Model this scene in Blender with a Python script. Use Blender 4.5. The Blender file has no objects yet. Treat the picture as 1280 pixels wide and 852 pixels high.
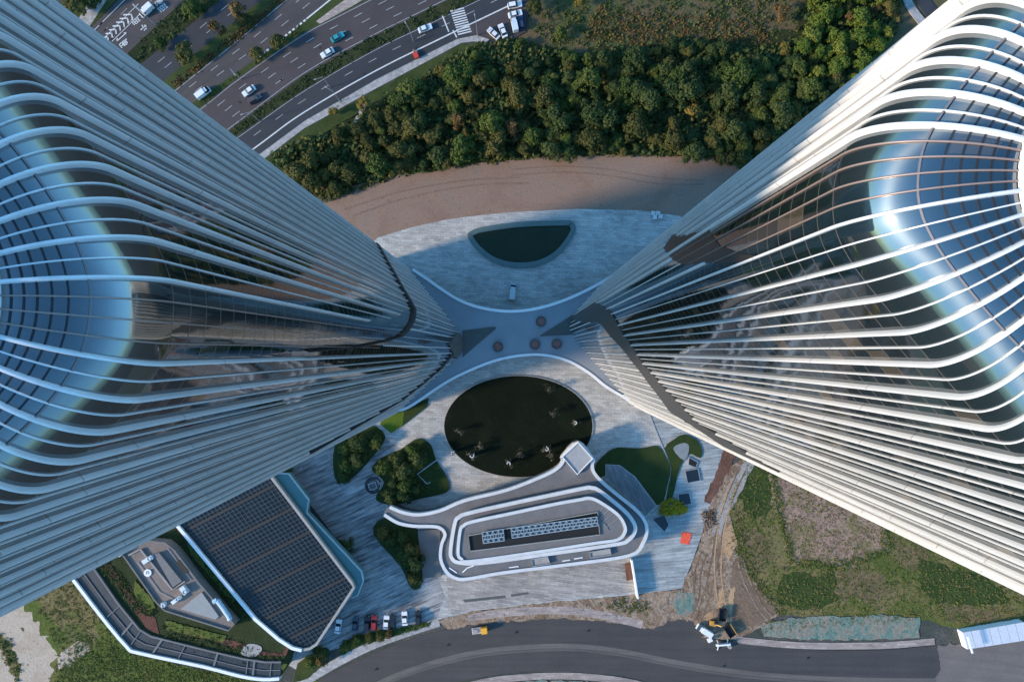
import bpy, bmesh, math, random
from mathutils import Vector, Matrix
from mathutils.geometry import tessellate_polygon
random.seed(7)
rnd = random.random
def rr(a, b): return a + (b - a) * random.random()

S = bpy.context.scene
COL = S.collection
H, F, CX, CY = 226.0, 853.33, 648.0, 438.0     # drone height, focal length in photo pixels, nadir point

def P(px, py, z=0.0):
    k = (H - z) / F
    return Vector(((px - CX) * k, (CY - py) * k, z))
def PL(pts, z=0.0): return [P(x, y, z) for x, y in pts]
def Q(ox, oy, s):
    return lambda pts: [(ox + x / s, oy + y / s) for x, y in pts]

def smooth(pts, n=6, closed=True):
    out = []; m = len(pts)
    pts = [Vector(p) for p in pts]
    rng = range(m) if closed else range(m - 1)
    for i in rng:
        if closed: a, b, c, d = pts[i - 1], pts[i], pts[(i + 1) % m], pts[(i + 2) % m]
        else: a, b, c, d = pts[max(i - 1, 0)], pts[i], pts[i + 1], pts[min(i + 2, m - 1)]
        for k in range(n):
            t = k / n
            out.append(0.5 * ((2 * b) + (c - a) * t + (2 * a - 5 * b + 4 * c - d) * t * t + (3 * b - a - 3 * c + d) * t ** 3))
    if not closed: out.append(pts[-1])
    return out
def sm(px, n=6, closed=True): return [(v.x, v.y) for v in smooth([(x, y, 0) for x, y in px], n, closed)]

# ------------------------------------------------------------------ materials
def newmat(name):
    m = bpy.data.materials.new(name); m.use_nodes = True
    nt = m.node_tree; b = nt.nodes['Principled BSDF']
    return m, nt, b
def plain(name, c, rough=0.6, metal=0.0, ior=1.45):
    m, nt, b = newmat(name)
    b.inputs['Base Color'].default_value = (*c, 1); b.inputs['Roughness'].default_value = rough
    b.inputs['Metallic'].default_value = metal; b.inputs['IOR'].default_value = ior
    return m
def link(nt, a, b): nt.links.new(a, b)
def posvec(nt, scale=(1, 1, 1), rot=0.0, local=False):
    if local:
        src = nt.nodes.new('ShaderNodeTexCoord').outputs['Object']
    else:
        src = nt.nodes.new('ShaderNodeNewGeometry').outputs['Position']
    mp = nt.nodes.new('ShaderNodeMapping'); mp.vector_type = 'POINT'
    # rotate first, then scale
    r = nt.nodes.new('ShaderNodeVectorRotate'); r.rotation_type = 'Z_AXIS'; r.inputs['Angle'].default_value = rot
    link(nt, src, r.inputs['Vector']); link(nt, r.outputs[0], mp.inputs['Vector'])
    mp.inputs['Scale'].default_value = scale
    return mp.outputs[0]
def noise(nt, vec, scale, detail=4, rough=0.6, dist=0.0):
    n = nt.nodes.new('ShaderNodeTexNoise'); link(nt, vec, n.inputs['Vector'])
    n.inputs['Scale'].default_value = scale; n.inputs['Detail'].default_value = detail
    n.inputs['Roughness'].default_value = rough; n.inputs['Distortion'].default_value = dist
    return n.outputs['Fac']
def ramp(nt, fac, stops):
    r = nt.nodes.new('ShaderNodeValToRGB'); link(nt, fac, r.inputs['Fac'])
    e = r.color_ramp.elements
    while len(e) < len(stops): e.new(0.5)
    for el, (p, c) in zip(e, stops):
        el.position = p; el.color = (*c, 1) if len(c) == 3 else c
    return r.outputs['Color']
def mix(nt, fac, a, b, blend='MIX'):
    n = nt.nodes.new('ShaderNodeMix'); n.data_type = 'RGBA'; n.blend_type = blend
    if isinstance(fac, (int, float)): n.inputs[0].default_value = fac
    else: link(nt, fac, n.inputs[0])
    for s, v in ((n.inputs[6], a), (n.inputs[7], b)):
        if isinstance(v, tuple): s.default_value = (*v, 1)
        else: link(nt, v, s)
    return n.outputs[2]
def mathn(nt, op, a, b=None):
    n = nt.nodes.new('ShaderNodeMath'); n.operation = op
    for i, v in enumerate((a, b)):
        if v is None: continue
        if isinstance(v, (int, float)): n.inputs[i].default_value = v
        else: link(nt, v, n.inputs[i])
    return n.outputs[0]
def bump(nt, b, fac, strength=0.4, dist=0.1):
    n = nt.nodes.new('ShaderNodeBump'); n.inputs['Strength'].default_value = strength
    n.inputs['Distance'].default_value = dist; link(nt, fac, n.inputs['Height']); link(nt, n.outputs[0], b.inputs['Normal'])

def natural(name, stops, scale=0.15, fine=1.6, rough=0.95, fine_amt=0.5, bmp=0.5, stretch=(1, 1, 1), rot=0.0, speck=None):
    """ground made of patches of several colours, broken up by a fine grain"""
    m, nt, b = newmat(name)
    v = posvec(nt, stretch, rot)
    big = noise(nt, v, scale, 7, 0.62, 0.8)
    col = ramp(nt, big, stops)
    fn = noise(nt, v, fine, 8, 0.75)
    g = ramp(nt, fn, [(0.25, (0.35,) * 3), (0.75, (1.5,) * 3)])
    col = mix(nt, fine_amt, col, g, 'MULTIPLY')
    if speck:
        sv = noise(nt, v, speck[1], 3, 0.6)
        k = ramp(nt, sv, [(speck[2], (0, 0, 0)), (speck[2] + 0.06, (1, 1, 1))])
        col = mix(nt, k, col, speck[0])
    link(nt, col, b.inputs['Base Color']); b.inputs['Roughness'].default_value = rough
    b.inputs['Specular IOR Level'].default_value = 0.2
    bump(nt, b, fn, bmp, 0.5)
    return m

def paving(name, base, dark, rot=0.0, row=0.9, length=3.0, contrast=0.45, stain=None):
    m, nt, b = newmat(name)
    v = posvec(nt, (1, 1, 1), rot)
    br = nt.nodes.new('ShaderNodeTexBrick'); link(nt, v, br.inputs['Vector'])
    br.inputs['Color1'].default_value = (*base, 1)
    br.inputs['Color2'].default_value = tuple(x * 0.72 for x in base) + (1,)
    br.inputs['Mortar'].default_value = (*dark, 1)
    br.inputs['Scale'].default_value = 1.0; br.inputs['Mortar Size'].default_value = 0.035
    br.inputs['Brick Width'].default_value = length; br.inputs['Row Height'].default_value = row
    sv = posvec(nt, (0.10, 1.0, 1.0), rot)
    st = noise(nt, sv, 1.1, 4, 0.7)
    k = ramp(nt, st, [(0.36, dark), (0.56, (1, 1, 1))])
    col = mix(nt, contrast, br.outputs['Color'], k, 'MULTIPLY')
    big = noise(nt, posvec(nt, (1, 1, 1), rot), 0.07, 6, 0.65)
    col = mix(nt, 0.6, col, ramp(nt, big, [(0.3, (0.55, 0.57, 0.6)), (0.7, (1.3, 1.3, 1.28))]), 'MULTIPLY')
    fine = noise(nt, v, 2.2, 6, 0.8)
    col = mix(nt, 0.4, col, ramp(nt, fine, [(0.3, (0.5,) * 3), (0.7, (1.45,) * 3)]), 'MULTIPLY')
    if stain:
        s2 = noise(nt, v, 0.12, 5, 0.7)
        col = mix(nt, ramp(nt, s2, [(0.55, (0, 0, 0)), (0.7, (0.6,) * 3)]), col, stain)
    link(nt, col, b.inputs['Base Color']); b.inputs['Roughness'].default_value = 0.7
    return m

def asphalt(name, base, rot=0.0, streak=0.5, tone=(0.75, 1.35)):
    m, nt, b = newmat(name)
    v = posvec(nt, (0.02, 0.55, 1), rot)
    s = noise(nt, v, 1.0, 5, 0.6)
    w = posvec(nt)
    f = noise(nt, w, 1.4, 7, 0.8); g = noise(nt, w, 0.08, 5, 0.6)
    c = mix(nt, streak, base, ramp(nt, s, [(0.3, (tone[0],) * 3), (0.7, (tone[1],) * 3)]), 'MULTIPLY')
    c = mix(nt, 0.4, c, ramp(nt, f, [(0.3, (0.6,) * 3), (0.7, (1.4,) * 3)]), 'MULTIPLY')
    c = mix(nt, 0.5, c, ramp(nt, g, [(0.3, (0.7, 0.72, 0.76)), (0.7, (1.3, 1.25, 1.2))]), 'MULTIPLY')
    link(nt, c, b.inputs['Base Color']); b.inputs['Roughness'].default_value = 0.8
    return m

def weathered(name, c, rough=0.5, amt=0.35, scale=0.6, metal=0.0, stretch=(1, 1, 1)):
    m, nt, b = newmat(name)
    v = posvec(nt, stretch)
    n = noise(nt, v, scale, 6, 0.7)
    link(nt, mix(nt, amt, c, ramp(nt, n, [(0.3, (0.5, 0.52, 0.55)), (0.65, (1.12,) * 3)]), 'MULTIPLY'), b.inputs['Base Color'])
    b.inputs['Roughness'].default_value = rough; b.inputs['Metallic'].default_value = metal
    return m

def facade_glass(name, tint, ior, crown_shift=0.0):
    """curtain wall: panels by UV metres, each pane tilted a hair, thin joints between"""
    m, nt, b = newmat(name)
    uv = nt.nodes.new('ShaderNodeUVMap').outputs[0]
    sep = nt.nodes.new('ShaderNodeSeparateXYZ'); link(nt, uv, sep.inputs[0])
    pu = mathn(nt, 'DIVIDE', sep.outputs[0], 1.1); pv = mathn(nt, 'DIVIDE', sep.outputs[1], 1.9)
    cu = mathn(nt, 'FLOOR', pu); cv = mathn(nt, 'FLOOR', pv)
    cmb = nt.nodes.new('ShaderNodeCombineXYZ'); link(nt, cu, cmb.inputs[0]); link(nt, cv, cmb.inputs[1])
    wn = nt.nodes.new('ShaderNodeTexWhiteNoise'); link(nt, cmb.outputs[0], wn.inputs['Vector'])
    # tilt of each pane
    geo = nt.nodes.new('ShaderNodeNewGeometry')
    sub = nt.nodes.new('ShaderNodeVectorMath'); sub.operation = 'SUBTRACT'
    link(nt, wn.outputs['Color'], sub.inputs[0]); sub.inputs[1].default_value = (0.5, 0.5, 0.5)
    # slow warp inside the pane too
    nv = nt.nodes.new('ShaderNodeTexNoise'); link(nt, geo.outputs['Position'], nv.inputs['Vector'])
    nv.inputs['Scale'].default_value = 0.9; nv.inputs['Detail'].default_value = 1
    sub2 = nt.nodes.new('ShaderNodeVectorMath'); sub2.operation = 'SUBTRACT'
    link(nt, nv.outputs['Color'], sub2.inputs[0]); sub2.inputs[1].default_value = (0.5, 0.5, 0.5)
    sc = nt.nodes.new('ShaderNodeVectorMath'); sc.operation = 'SCALE'; link(nt, sub.outputs[0], sc.inputs[0]); sc.inputs['Scale'].default_value = 0.006
    sc2 = nt.nodes.new('ShaderNodeVectorMath'); sc2.operation = 'SCALE'; link(nt, sub2.outputs[0], sc2.inputs[0]); sc2.inputs['Scale'].default_value = 0.014
    ad = nt.nodes.new('ShaderNodeVectorMath'); link(nt, geo.outputs['Normal'], ad.inputs[0]); link(nt, sc.outputs[0], ad.inputs[1])
    ad2 = nt.nodes.new('ShaderNodeVectorMath'); link(nt, ad.outputs[0], ad2.inputs[0]); link(nt, sc2.outputs[0], ad2.inputs[1])
    nn = nt.nodes.new('ShaderNodeVectorMath'); nn.operation = 'NORMALIZE'; link(nt, ad2.outputs[0], nn.inputs[0])
    link(nt, nn.outputs[0], b.inputs['Normal'])
    fv = mathn(nt, 'FRACT', pv)
    joint = mathn(nt, 'MULTIPLY', mathn(nt, 'LESS_THAN', fv, 0.045), mathn(nt, 'LESS_THAN', sep.outputs[1], 190.8))
    pane = ramp(nt, wn.outputs['Value'], [(0.0, tuple(x * 0.7 for x in tint)), (0.9, tint), (0.93, (0.035, 0.033, 0.028)), (0.99, (0.06, 0.05, 0.036))])
    col = mix(nt, joint, pane, (0.075, 0.06, 0.05))
    link(nt, col, b.inputs['Base Color'])
    rg = mathn(nt, 'MULTIPLY_ADD', joint, 0.4); 
    rg.node.inputs[2].default_value = 0.05
    link(nt, rg, b.inputs['Roughness'])
    link(nt, ramp(nt, mathn(nt, 'DIVIDE', sep.outputs[1], 200.0), [(0.94, (ior / 4,) * 3), (0.965, (0.66,) * 3)]), mathn(nt, 'MULTIPLY', 1.0, 4.0).node.inputs[0])
    link(nt, nt.nodes[-1].outputs[0], b.inputs['IOR'])
    gl = nt.nodes.new('ShaderNodeBsdfGlossy'); gl.inputs['Roughness'].default_value = 0.46; gl.inputs['Anisotropy'].default_value = 0.65; gl.inputs['Rotation'].default_value = 0.25
    tg = nt.nodes.new('ShaderNodeTangent'); tg.direction_type = 'UV_MAP'; tg.uv_map = 'UVMap'; link(nt, tg.outputs[0], gl.inputs['Tangent'])
    gl.inputs['Color'].default_value = (0.72, 0.88, 1.0, 1)
    mx = nt.nodes.new('ShaderNodeMixShader'); out = nt.nodes['Material Output']
    link(nt, ramp(nt, mathn(nt, 'DIVIDE', sep.outputs[1], 200.0), [(0.935, (0, 0, 0)), (0.965, (0.06,) * 3)]), mx.inputs[0])
    link(nt, b.outputs[0], mx.inputs[1]); link(nt, gl.outputs[0], mx.inputs[2]); link(nt, mx.outputs[0], out.inputs['Surface'])
    return m

M = {}
M['ground'] = natural('rough_ground', [(0.30, (0.05, 0.062, 0.05)), (0.48, (0.075, 0.08, 0.07)), (0.62, (0.11, 0.105, 0.095)), (0.75, (0.055, 0.066, 0.055))], 0.07, 1.1, fine_amt=0.75, bmp=0.9)
M['field_grass'] = natural('field_grass', [(0.30, (0.055, 0.10, 0.02)), (0.44, (0.12, 0.13, 0.035)), (0.56, (0.21, 0.165, 0.075)), (0.66, (0.10, 0.13, 0.03)), (0.78, (0.19, 0.15, 0.08))], 0.06, 1.0, fine_amt=0.8, bmp=1.0)
M['weed'] = natural('bright_weeds', [(0.3, (0.06, 0.10, 0.02)), (0.5, (0.11, 0.14, 0.03)), (0.68, (0.15, 0.14, 0.045))], 0.08, 1.1, fine_amt=0.8, bmp=1.0)
M['dry'] = natural('dry_reeds', [(0.3, (0.27, 0.18, 0.125)), (0.48, (0.38, 0.265, 0.20)), (0.6, (0.19, 0.17, 0.07)), (0.75, (0.36, 0.25, 0.185))], 0.12, 1.2, fine_amt=0.85, bmp=1.0)
M['sand'] = natural('sand', [(0.3, (0.38, 0.29, 0.21)), (0.55, (0.50, 0.41, 0.32)), (0.75, (0.43, 0.34, 0.25))], 0.1, 1.5, fine_amt=0.45, bmp=0.4, speck=((0.07, 0.08, 0.03), 0.35, 0.63))
M['soil'] = natural('brown_field', [(0.3, (0.22, 0.145, 0.11)), (0.5, (0.27, 0.185, 0.14)), (0.7, (0.235, 0.185, 0.15))], 0.05, 2.2, fine_amt=0.6, bmp=0.3, speck=((0.17, 0.13, 0.10), 0.9, 0.62))
M['dirt'] = natural('track_dirt', [(0.28, (0.13, 0.08, 0.05)), (0.42, (0.26, 0.175, 0.115)), (0.52, (0.36, 0.27, 0.20)), (0.62, (0.20, 0.13, 0.085)), (0.76, (0.37, 0.24, 0.15))], 0.22, 1.1, fine_amt=0.85, bmp=0.8)
M['darkdirt'] = natural('dark_earth', [(0.3, (0.15, 0.10, 0.068)), (0.6, (0.21, 0.145, 0.10))], 0.2, 1.6, fine_amt=0.6, bmp=0.6, stretch=(0.4, 1, 1), rot=0.9)
M['redsoil'] = natural('red_trench_soil', [(0.3, (0.10, 0.05, 0.035)), (0.7, (0.19, 0.10, 0.07))], 0.3, 2.0, fine_amt=0.6)
M['clay'] = natural('orange_clay', [(0.3, (0.42, 0.25, 0.13)), (0.7, (0.50, 0.33, 0.2))], 0.3, 1.6, fine_amt=0.6)
M['gravel'] = natural('gravel', [(0.3, (0.28, 0.26, 0.235)), (0.7, (0.40, 0.37, 0.34))], 0.2, 2.4, fine_amt=0.6)
M['net'] = natural('dust_net', [(0.34, (0.10, 0.19, 0.165)), (0.46, (0.17, 0.23, 0.19)), (0.55, (0.28, 0.235, 0.185)), (0.66, (0.15, 0.20, 0.17)), (0.78, (0.27, 0.21, 0.16))], 0.3, 1.3, fine_amt=0.8, stretch=(1.2, 0.8, 1))
M['forest_floor'] = natural('forest_floor', [(0.3, (0.016, 0.026, 0.01)), (0.6, (0.04, 0.048, 0.018)), (0.8, (0.07, 0.06, 0.026))], 0.1, 1.2, fine_amt=0.8)
M['meadow'] = natural('meadow', [(0.3, (0.05, 0.085, 0.03)), (0.45, (0.085, 0.095, 0.04)), (0.58, (0.14, 0.10, 0.06)), (0.72, (0.06, 0.085, 0.032))], 0.045, 1.3, fine_amt=0.6, bmp=0.6)
M['verge'] = natural('verge_grass', [(0.3, (0.03, 0.05, 0.014)), (0.6, (0.055, 0.075, 0.022)), (0.8, (0.08, 0.08, 0.03))], 0.12, 1.8, fine_amt=0.55)
M['lawn'] = natural('lawn', [(0.3, (0.022, 0.042, 0.012)), (0.7, (0.04, 0.06, 0.016))], 0.15, 1.7, fine_amt=0.5)
M['brightlawn'] = natural('bright_lawn', [(0.3, (0.07, 0.13, 0.012)), (0.7, (0.10, 0.15, 0.02))], 0.3, 2, fine_amt=0.4)
M['darklawn'] = natural('ellipse_lawn', [(0.35, (0.002, 0.006, 0.002)), (0.55, (0.004, 0.009, 0.004)), (0.75, (0.011, 0.014, 0.006))], 0.10, 1.0, fine_amt=0.5, rough=1.0)
M['pave'] = paving('plaza_paving', (0.52, 0.51, 0.48), (0.24, 0.24, 0.235), 0.06, 0.8, 2.0, 0.3)
M['pave_warm'] = paving('terrace_paving', (0.42, 0.39, 0.36), (0.2, 0.17, 0.15), 0.12, 0.7, 3.0, 0.4, stain=(0.46, 0.4, 0.33))
M['pave_stripe'] = paving('striped_paving', (0.42, 0.42, 0.42), (0.10, 0.105, 0.115), 0.0, 1.4, 9.0, 0.8)
M['pave_right'] = paving('light_paving', (0.43, 0.455, 0.455), (0.2, 0.21, 0.215), -0.09, 1.0, 6.0, 0.5)
M['kerb'] = weathered('kerb_stone', (0.36, 0.37, 0.37), 0.8)
M['pavement'] = paving('pavement_slabs', (0.44, 0.43, 0.42), (0.3, 0.29, 0.28), 0.45, 1.0, 1.0, 0.25)
M['pavement_pink'] = paving('pinkish_pavement', (0.44, 0.36, 0.32), (0.28, 0.2, 0.17), -0.02, 0.8, 1.6, 0.35)
M['asphalt_old'] = asphalt('worn_asphalt', (0.056, 0.049, 0.050), -0.62, 0.5)
M['asphalt'] = asphalt('asphalt', (0.027, 0.031, 0.038), -0.62, 0.4)
M['asphalt_red'] = asphalt('reddish_asphalt', (0.054, 0.044, 0.046), -0.5, 0.3)
M['asphalt_new'] = asphalt('new_asphalt', (0.050, 0.047, 0.046), 0.0, 0.55)
M['asphalt_dust'] = asphalt('dusty_asphalt', (0.14, 0.122, 0.112), 0.1, 0.4)
M['paint'] = weathered('road_paint', (0.62, 0.63, 0.62), 0.7, 0.5, 1.2)
M['paint_worn'] = weathered('worn_paint', (0.36, 0.36, 0.36), 0.7, 0.6, 1.0)
M['white'] = weathered('white_panel', (0.80, 0.81, 0.82), 0.4, 0.15, 0.5)
def fin_metal():
    m, nt, b = newmat('fin_metal')
    geo = nt.nodes.new('ShaderNodeNewGeometry'); sp = nt.nodes.new('ShaderNodeSeparateXYZ'); link(nt, geo.outputs['Position'], sp.inputs[0])
    oi = nt.nodes.new('ShaderNodeObjectInfo')
    k = mathn(nt, 'ADD', mathn(nt, 'DIVIDE', sp.outputs[2], 13.0), mathn(nt, 'MULTIPLY', oi.outputs['Random'], 1.0))
    cb = nt.nodes.new('ShaderNodeCombineXYZ'); link(nt, mathn(nt, 'FLOOR', k), cb.inputs[0]); link(nt, mathn(nt, 'MULTIPLY', oi.outputs['Random'], 97.0), cb.inputs[1])
    wn = nt.nodes.new('ShaderNodeTexWhiteNoise'); link(nt, cb.outputs[0], wn.inputs['Vector'])
    tone = ramp(nt, wn.outputs['Value'], [(0, (0.70, 0.72, 0.73)), (1, (0.79, 0.80, 0.81))])
    low = mathn(nt, 'LESS_THAN', sp.outputs[2], 188.0)
    j = mathn(nt, 'MULTIPLY', mathn(nt, 'LESS_THAN', mathn(nt, 'FRACT', k), 0.012), low)
    c = mix(nt, j, tone, (0.5, 0.5, 0.51))
    d = noise(nt, posvec(nt, (1, 1, 0.12)), 1.6, 5, 0.7)
    link(nt, mix(nt, 0.35, c, ramp(nt, d, [(0.35, (0.68, 0.68, 0.67)), (0.6, (1.05,) * 3)]), 'MULTIPLY'), b.inputs['Base Color'])
    b.inputs['Roughness'].default_value = 0.36; b.inputs['Metallic'].default_value = 0.12
    return m
M['fin'] = fin_metal()
M['ribbon'] = weathered('ribbon_cladding', (0.62, 0.63, 0.63), 0.5, 0.3, 0.35)
M['mullion_brown'] = plain('brown_mullion', (0.32, 0.24, 0.21), 0.4, 0.3)
M['mullion_dark'] = plain('dark_mullion', (0.02, 0.022, 0.026), 0.5)
M['mullion_light'] = plain('joint_rail', (0.20, 0.18, 0.18), 0.4, 0.3)
M['glass'] = facade_glass('facade_glass', (0.006, 0.014, 0.017), 2.1)
M['sash'] = weathered('louvre_band', (0.06, 0.058, 0.055), 0.5, 0.95, 1.4, 0, (1, 1, 2.5))
M['sash_line'] = plain('joint_line', (0.022, 0.026, 0.03), 0.55)
M['canopy'] = weathered('canopy_roof', (0.25, 0.28, 0.31), 0.5, 0.25, 0.12)
M['canopy_dark'] = weathered('canopy_louvre', (0.085, 0.09, 0.085), 0.7, 0.4, 0.8)
M['concrete'] = weathered('concrete', (0.33, 0.32, 0.30), 0.85, 0.45, 0.35)
M['roof_grey'] = weathered('roof_grey', (0.15, 0.15, 0.155), 0.75, 0.5, 0.25)
M['roof_inner'] = weathered('roof_deck', (0.16, 0.155, 0.155), 0.8, 0.4, 0.3)
M['roof_tan'] = weathered('penthouse_roof', (0.20, 0.165, 0.145), 0.85, 0.55, 0.3)
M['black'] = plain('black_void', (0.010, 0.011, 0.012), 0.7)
M['rubber'] = plain('rubber', (0.015, 0.015, 0.016), 0.8)
M['steel'] = plain('steel', (0.36, 0.38, 0.4), 0.45, 0.4)
M['red_path'] = natural('red_path', [(0.3, (0.11, 0.045, 0.033)), (0.7, (0.16, 0.07, 0.055))], 0.4, 2, fine_amt=0.4)
M['hedge'] = natural('roof_hedge', [(0.3, (0.02, 0.035, 0.012)), (0.7, (0.045, 0.055, 0.02))], 0.2, 1.6, fine_amt=0.7)
M['teal_glass'] = plain('teal_glass', (0.085, 0.20, 0.205), 0.2, 0.0, 1.5)
M['dark_glass'] = plain('dark_glass', (0.014, 0.018, 0.022), 0.12, 0.0, 1.7)
M['vent_red'] = natural('red_planter_soil', [(0.3, (0.24, 0.11, 0.095)), (0.7, (0.33, 0.17, 0.145))], 0.8, 4, fine_amt=0.4)
M['orange'] = plain('orange_tarp', (0.80, 0.10, 0.045), 0.6)
M['machine'] = weathered('machine_yellow', (0.58, 0.30, 0.05), 0.5, 0.4, 1.5)
M['lattice_blue'] = plain('lattice_blue', (0.34, 0.42, 0.47), 0.5)
M['sky_glass'] = plain('skylight_glass', (0.06, 0.10, 0.13), 0.25, 0, 1.6)
M['bark'] = plain('bark', (0.06, 0.045, 0.032), 0.9)
M['water'] = plain('pool_water', (0.010, 0.020, 0.014), 0.22, 0.0, 1.33)

# ------------------------------------------------------------------ builders
class MB:
    def __init__(s): s.v = []; s.f = []; s.uv = None
    def add(s, vs, fs):
        o = len(s.v); s.v += [tuple(v) for v in vs]; s.f += [tuple(i + o for i in f) for f in fs]
    def poly(s, pts): s.add(pts, [tuple(range(len(pts)))])
    def slab(s, pts, z0, z1, taper=0.0, cap=True):
        n = len(pts)
        a = sum((pts[i][0] * pts[(i + 1) % n][1] - pts[(i + 1) % n][0] * pts[i][1]) for i in range(n))
        if a < 0: pts = list(reversed(pts))
        lo = [(p[0], p[1], z0) for p in pts]; hi = [(p[0], p[1], z1) for p in pts]
        fs = [(i, (i + 1) % n, n + (i + 1) % n, n + i) for i in range(n)]
        if cap: fs.append(tuple(range(n, 2 * n)))
        s.add(lo + hi, fs)
    def box(s, c, size, rot=0.0, tilt=None):
        x, y, z = (k / 2 for k in size); ca, sa = math.cos(rot), math.sin(rot)
        vs = []
        for dz in (-z, z):
            for dx, dy in ((-x, -y), (x, -y), (x, y), (-x, y)):
                vs.append((c[0] + dx * ca - dy * sa, c[1] + dx * sa + dy * ca, c[2] + dz))
        s.add(vs, [(3, 2, 1, 0), (4, 5, 6, 7), (0, 1, 5, 4), (1, 2, 6, 5), (2, 3, 7, 6), (3, 0, 4, 7)])
    def bar(s, a, b, w, h=None, n=4):
        a, b = Vector(a), Vector(b); d = (b - a).normalized(); h = h or w
        up = Vector((0, 0, 1)) if abs(d.z) < 0.95 else Vector((1, 0, 0))
        x = d.cross(up).normalized(); y = x.cross(d)
        if n == 4: ring = [(-.5, -.5), (.5, -.5), (.5, .5), (-.5, .5)]
        else: ring = [(.5 * math.cos(2 * math.pi * i / n), .5 * math.sin(2 * math.pi * i / n)) for i in range(n)]
        vs = [p + x * u * w + y * v * h for p in (a, b) for u, v in ring]
        fs = [(i, (i + 1) % n, n + (i + 1) % n, n + i) for i in range(n)] + [tuple(reversed(range(n))), tuple(range(n, 2 * n))]
        s.add(vs, fs)
    def cone(s, a, b, r0, r1, n=7):
        a, b = Vector(a), Vector(b); d = (b - a).normalized()
        up = Vector((0, 0, 1)) if abs(d.z) < 0.95 else Vector((1, 0, 0))
        x = d.cross(up).normalized(); y = x.cross(d)
        vs = [p + (x * math.cos(2 * math.pi * i / n) + y * math.sin(2 * math.pi * i / n)) * r for p, r in ((a, r0), (b, r1)) for i in range(n)]
        s.add(vs, [(i, (i + 1) % n, n + (i + 1) % n, n + i) for i in range(n)] + [tuple(range(n, 2 * n))])
    def strip(s, pts, w, z0, z1, closed=False):
        """solid kerb-like ribbon centred on a polyline"""
        n = len(pts); L = []; R = []
        for i in range(n):
            a = pts[(i - 1) % n] if closed or i > 0 else pts[i]; b = pts[(i + 1) % n] if closed or i < n - 1 else pts[i]
            d = Vector((b[0] - a[0], b[1] - a[1])); d = d.normalized() if d.length > 1e-9 else Vector((1, 0))
            nx, ny = -d.y, d.x
            L.append((pts[i][0] + nx * w / 2, pts[i][1] + ny * w / 2)); R.append((pts[i][0] - nx * w / 2, pts[i][1] - ny * w / 2))
        vs = [(x, y, z1) for x, y in L] + [(x, y, z1) for x, y in R] + [(x, y, z0) for x, y in L] + [(x, y, z0) for x, y in R]
        fs = []
        for i in range(n if closed else n - 1):
            j = (i + 1) % n
            fs += [(i, n + i, n + j, j), (2 * n + i, i, j, 2 * n + j), (n + i, 3 * n + i, 3 * n + j, n + j)]
        if not closed: fs += [(0, 2 * n, 3 * n, n), (n - 1, 2 * n - 1, 4 * n - 1, 3 * n - 1)]
        s.add(vs, fs)
    def build(s, name, mat, parent=None, smooth=False):
        me = bpy.data.meshes.new(name); me.from_pydata(s.v, [], s.f); me.update()
        if s.uv:
            lay = me.uv_layers.new(name='UVMap')
            for l in me.loops: lay.data[l.index].uv = s.uv[l.vertex_index]
        me.materials.append(mat)
        if smooth:
            me.polygons.foreach_set('use_smooth', [True] * len(me.polygons))
            if 'fin' in name: me.set_sharp_from_angle(angle=0.6)
        o = bpy.data.objects.new(name, me); COL.objects.link(o)
        if parent: o.parent = parent; o.matrix_parent_inverse = parent.matrix_world.inverted() if False else Matrix.Identity(4)
        return o

def structure(o): o['kind'] = 'structure'; return o
def tag(o, label, cat, group=None):
    o['label'] = label; o['category'] = cat
    if group: o['group'] = group
    return o
def empty(name, loc=(0, 0, 0), rz=0.0, label=None, cat=None, group=None, scale=1.0):
    o = bpy.data.objects.new(name, None); COL.objects.link(o)
    o.location = loc; o.rotation_euler = (0, 0, rz); o.empty_display_size = 0.5; o.scale = (scale,) * 3
    if label: tag(o, label, cat, group)
    return o
def copy_tree(o, parent=None):
    c = o.copy(); COL.objects.link(c); c.parent = parent
    for ch in list(o.children): copy_tree(ch, c)
    return c

LZ = [0.0]
def sheet(name, px, mat, z=None, smoothn=0, kind='structure'):
    """a flat patch of ground from an outline, each one a centimetre above the one before"""
    if z is None:
        LZ[0] += 0.005; z = LZ[0]
    if smoothn: px = sm(px, smoothn)
    mb = MB(); mb.poly(PL(px, z))
    o = mb.build(name, mat); o['kind'] = kind
    return o
def ragged(px, amp=3.0, step=6.0):
    """give an outline a natural uneven edge"""
    out = []; n = len(px)
    for i in range(n):
        a, b = px[i], px[(i + 1) % n]
        L = math.hypot(b[0] - a[0], b[1] - a[1]); k = max(1, int(L / step))
        for j in range(k):
            t = j / k
            out.append((a[0] + (b[0] - a[0]) * t + rr(-amp, amp), a[1] + (b[1] - a[1]) * t + rr(-amp, amp)))
    if amp < 1.6: return out
    fine = []
    for i in range(len(out)):
        a, b = out[i], out[(i + 1) % len(out)]; k = max(1, int(math.hypot(b[0] - a[0], b[1] - a[1]) / 2.6))
        for j in range(k):
            t = j / k; fine.append((a[0] + (b[0] - a[0]) * t + rr(-1, 1) * min(.8, amp * .3), a[1] + (b[1] - a[1]) * t + rr(-1, 1) * min(.8, amp * .3)))
    return fine

# ------------------------------------------------------------------ camera, light, sky
cam = bpy.data.cameras.new('camera'); camo = bpy.data.objects.new('camera', cam); COL.objects.link(camo)
camo.location = (0, 0, H); cam.sensor_width = 36; cam.lens = 24
cam.shift_x = (640 - CX) / 1280; cam.shift_y = (CY - 426) / 1280
cam.clip_end = 6000; cam.clip_start = 0.5
S.camera = camo

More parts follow.
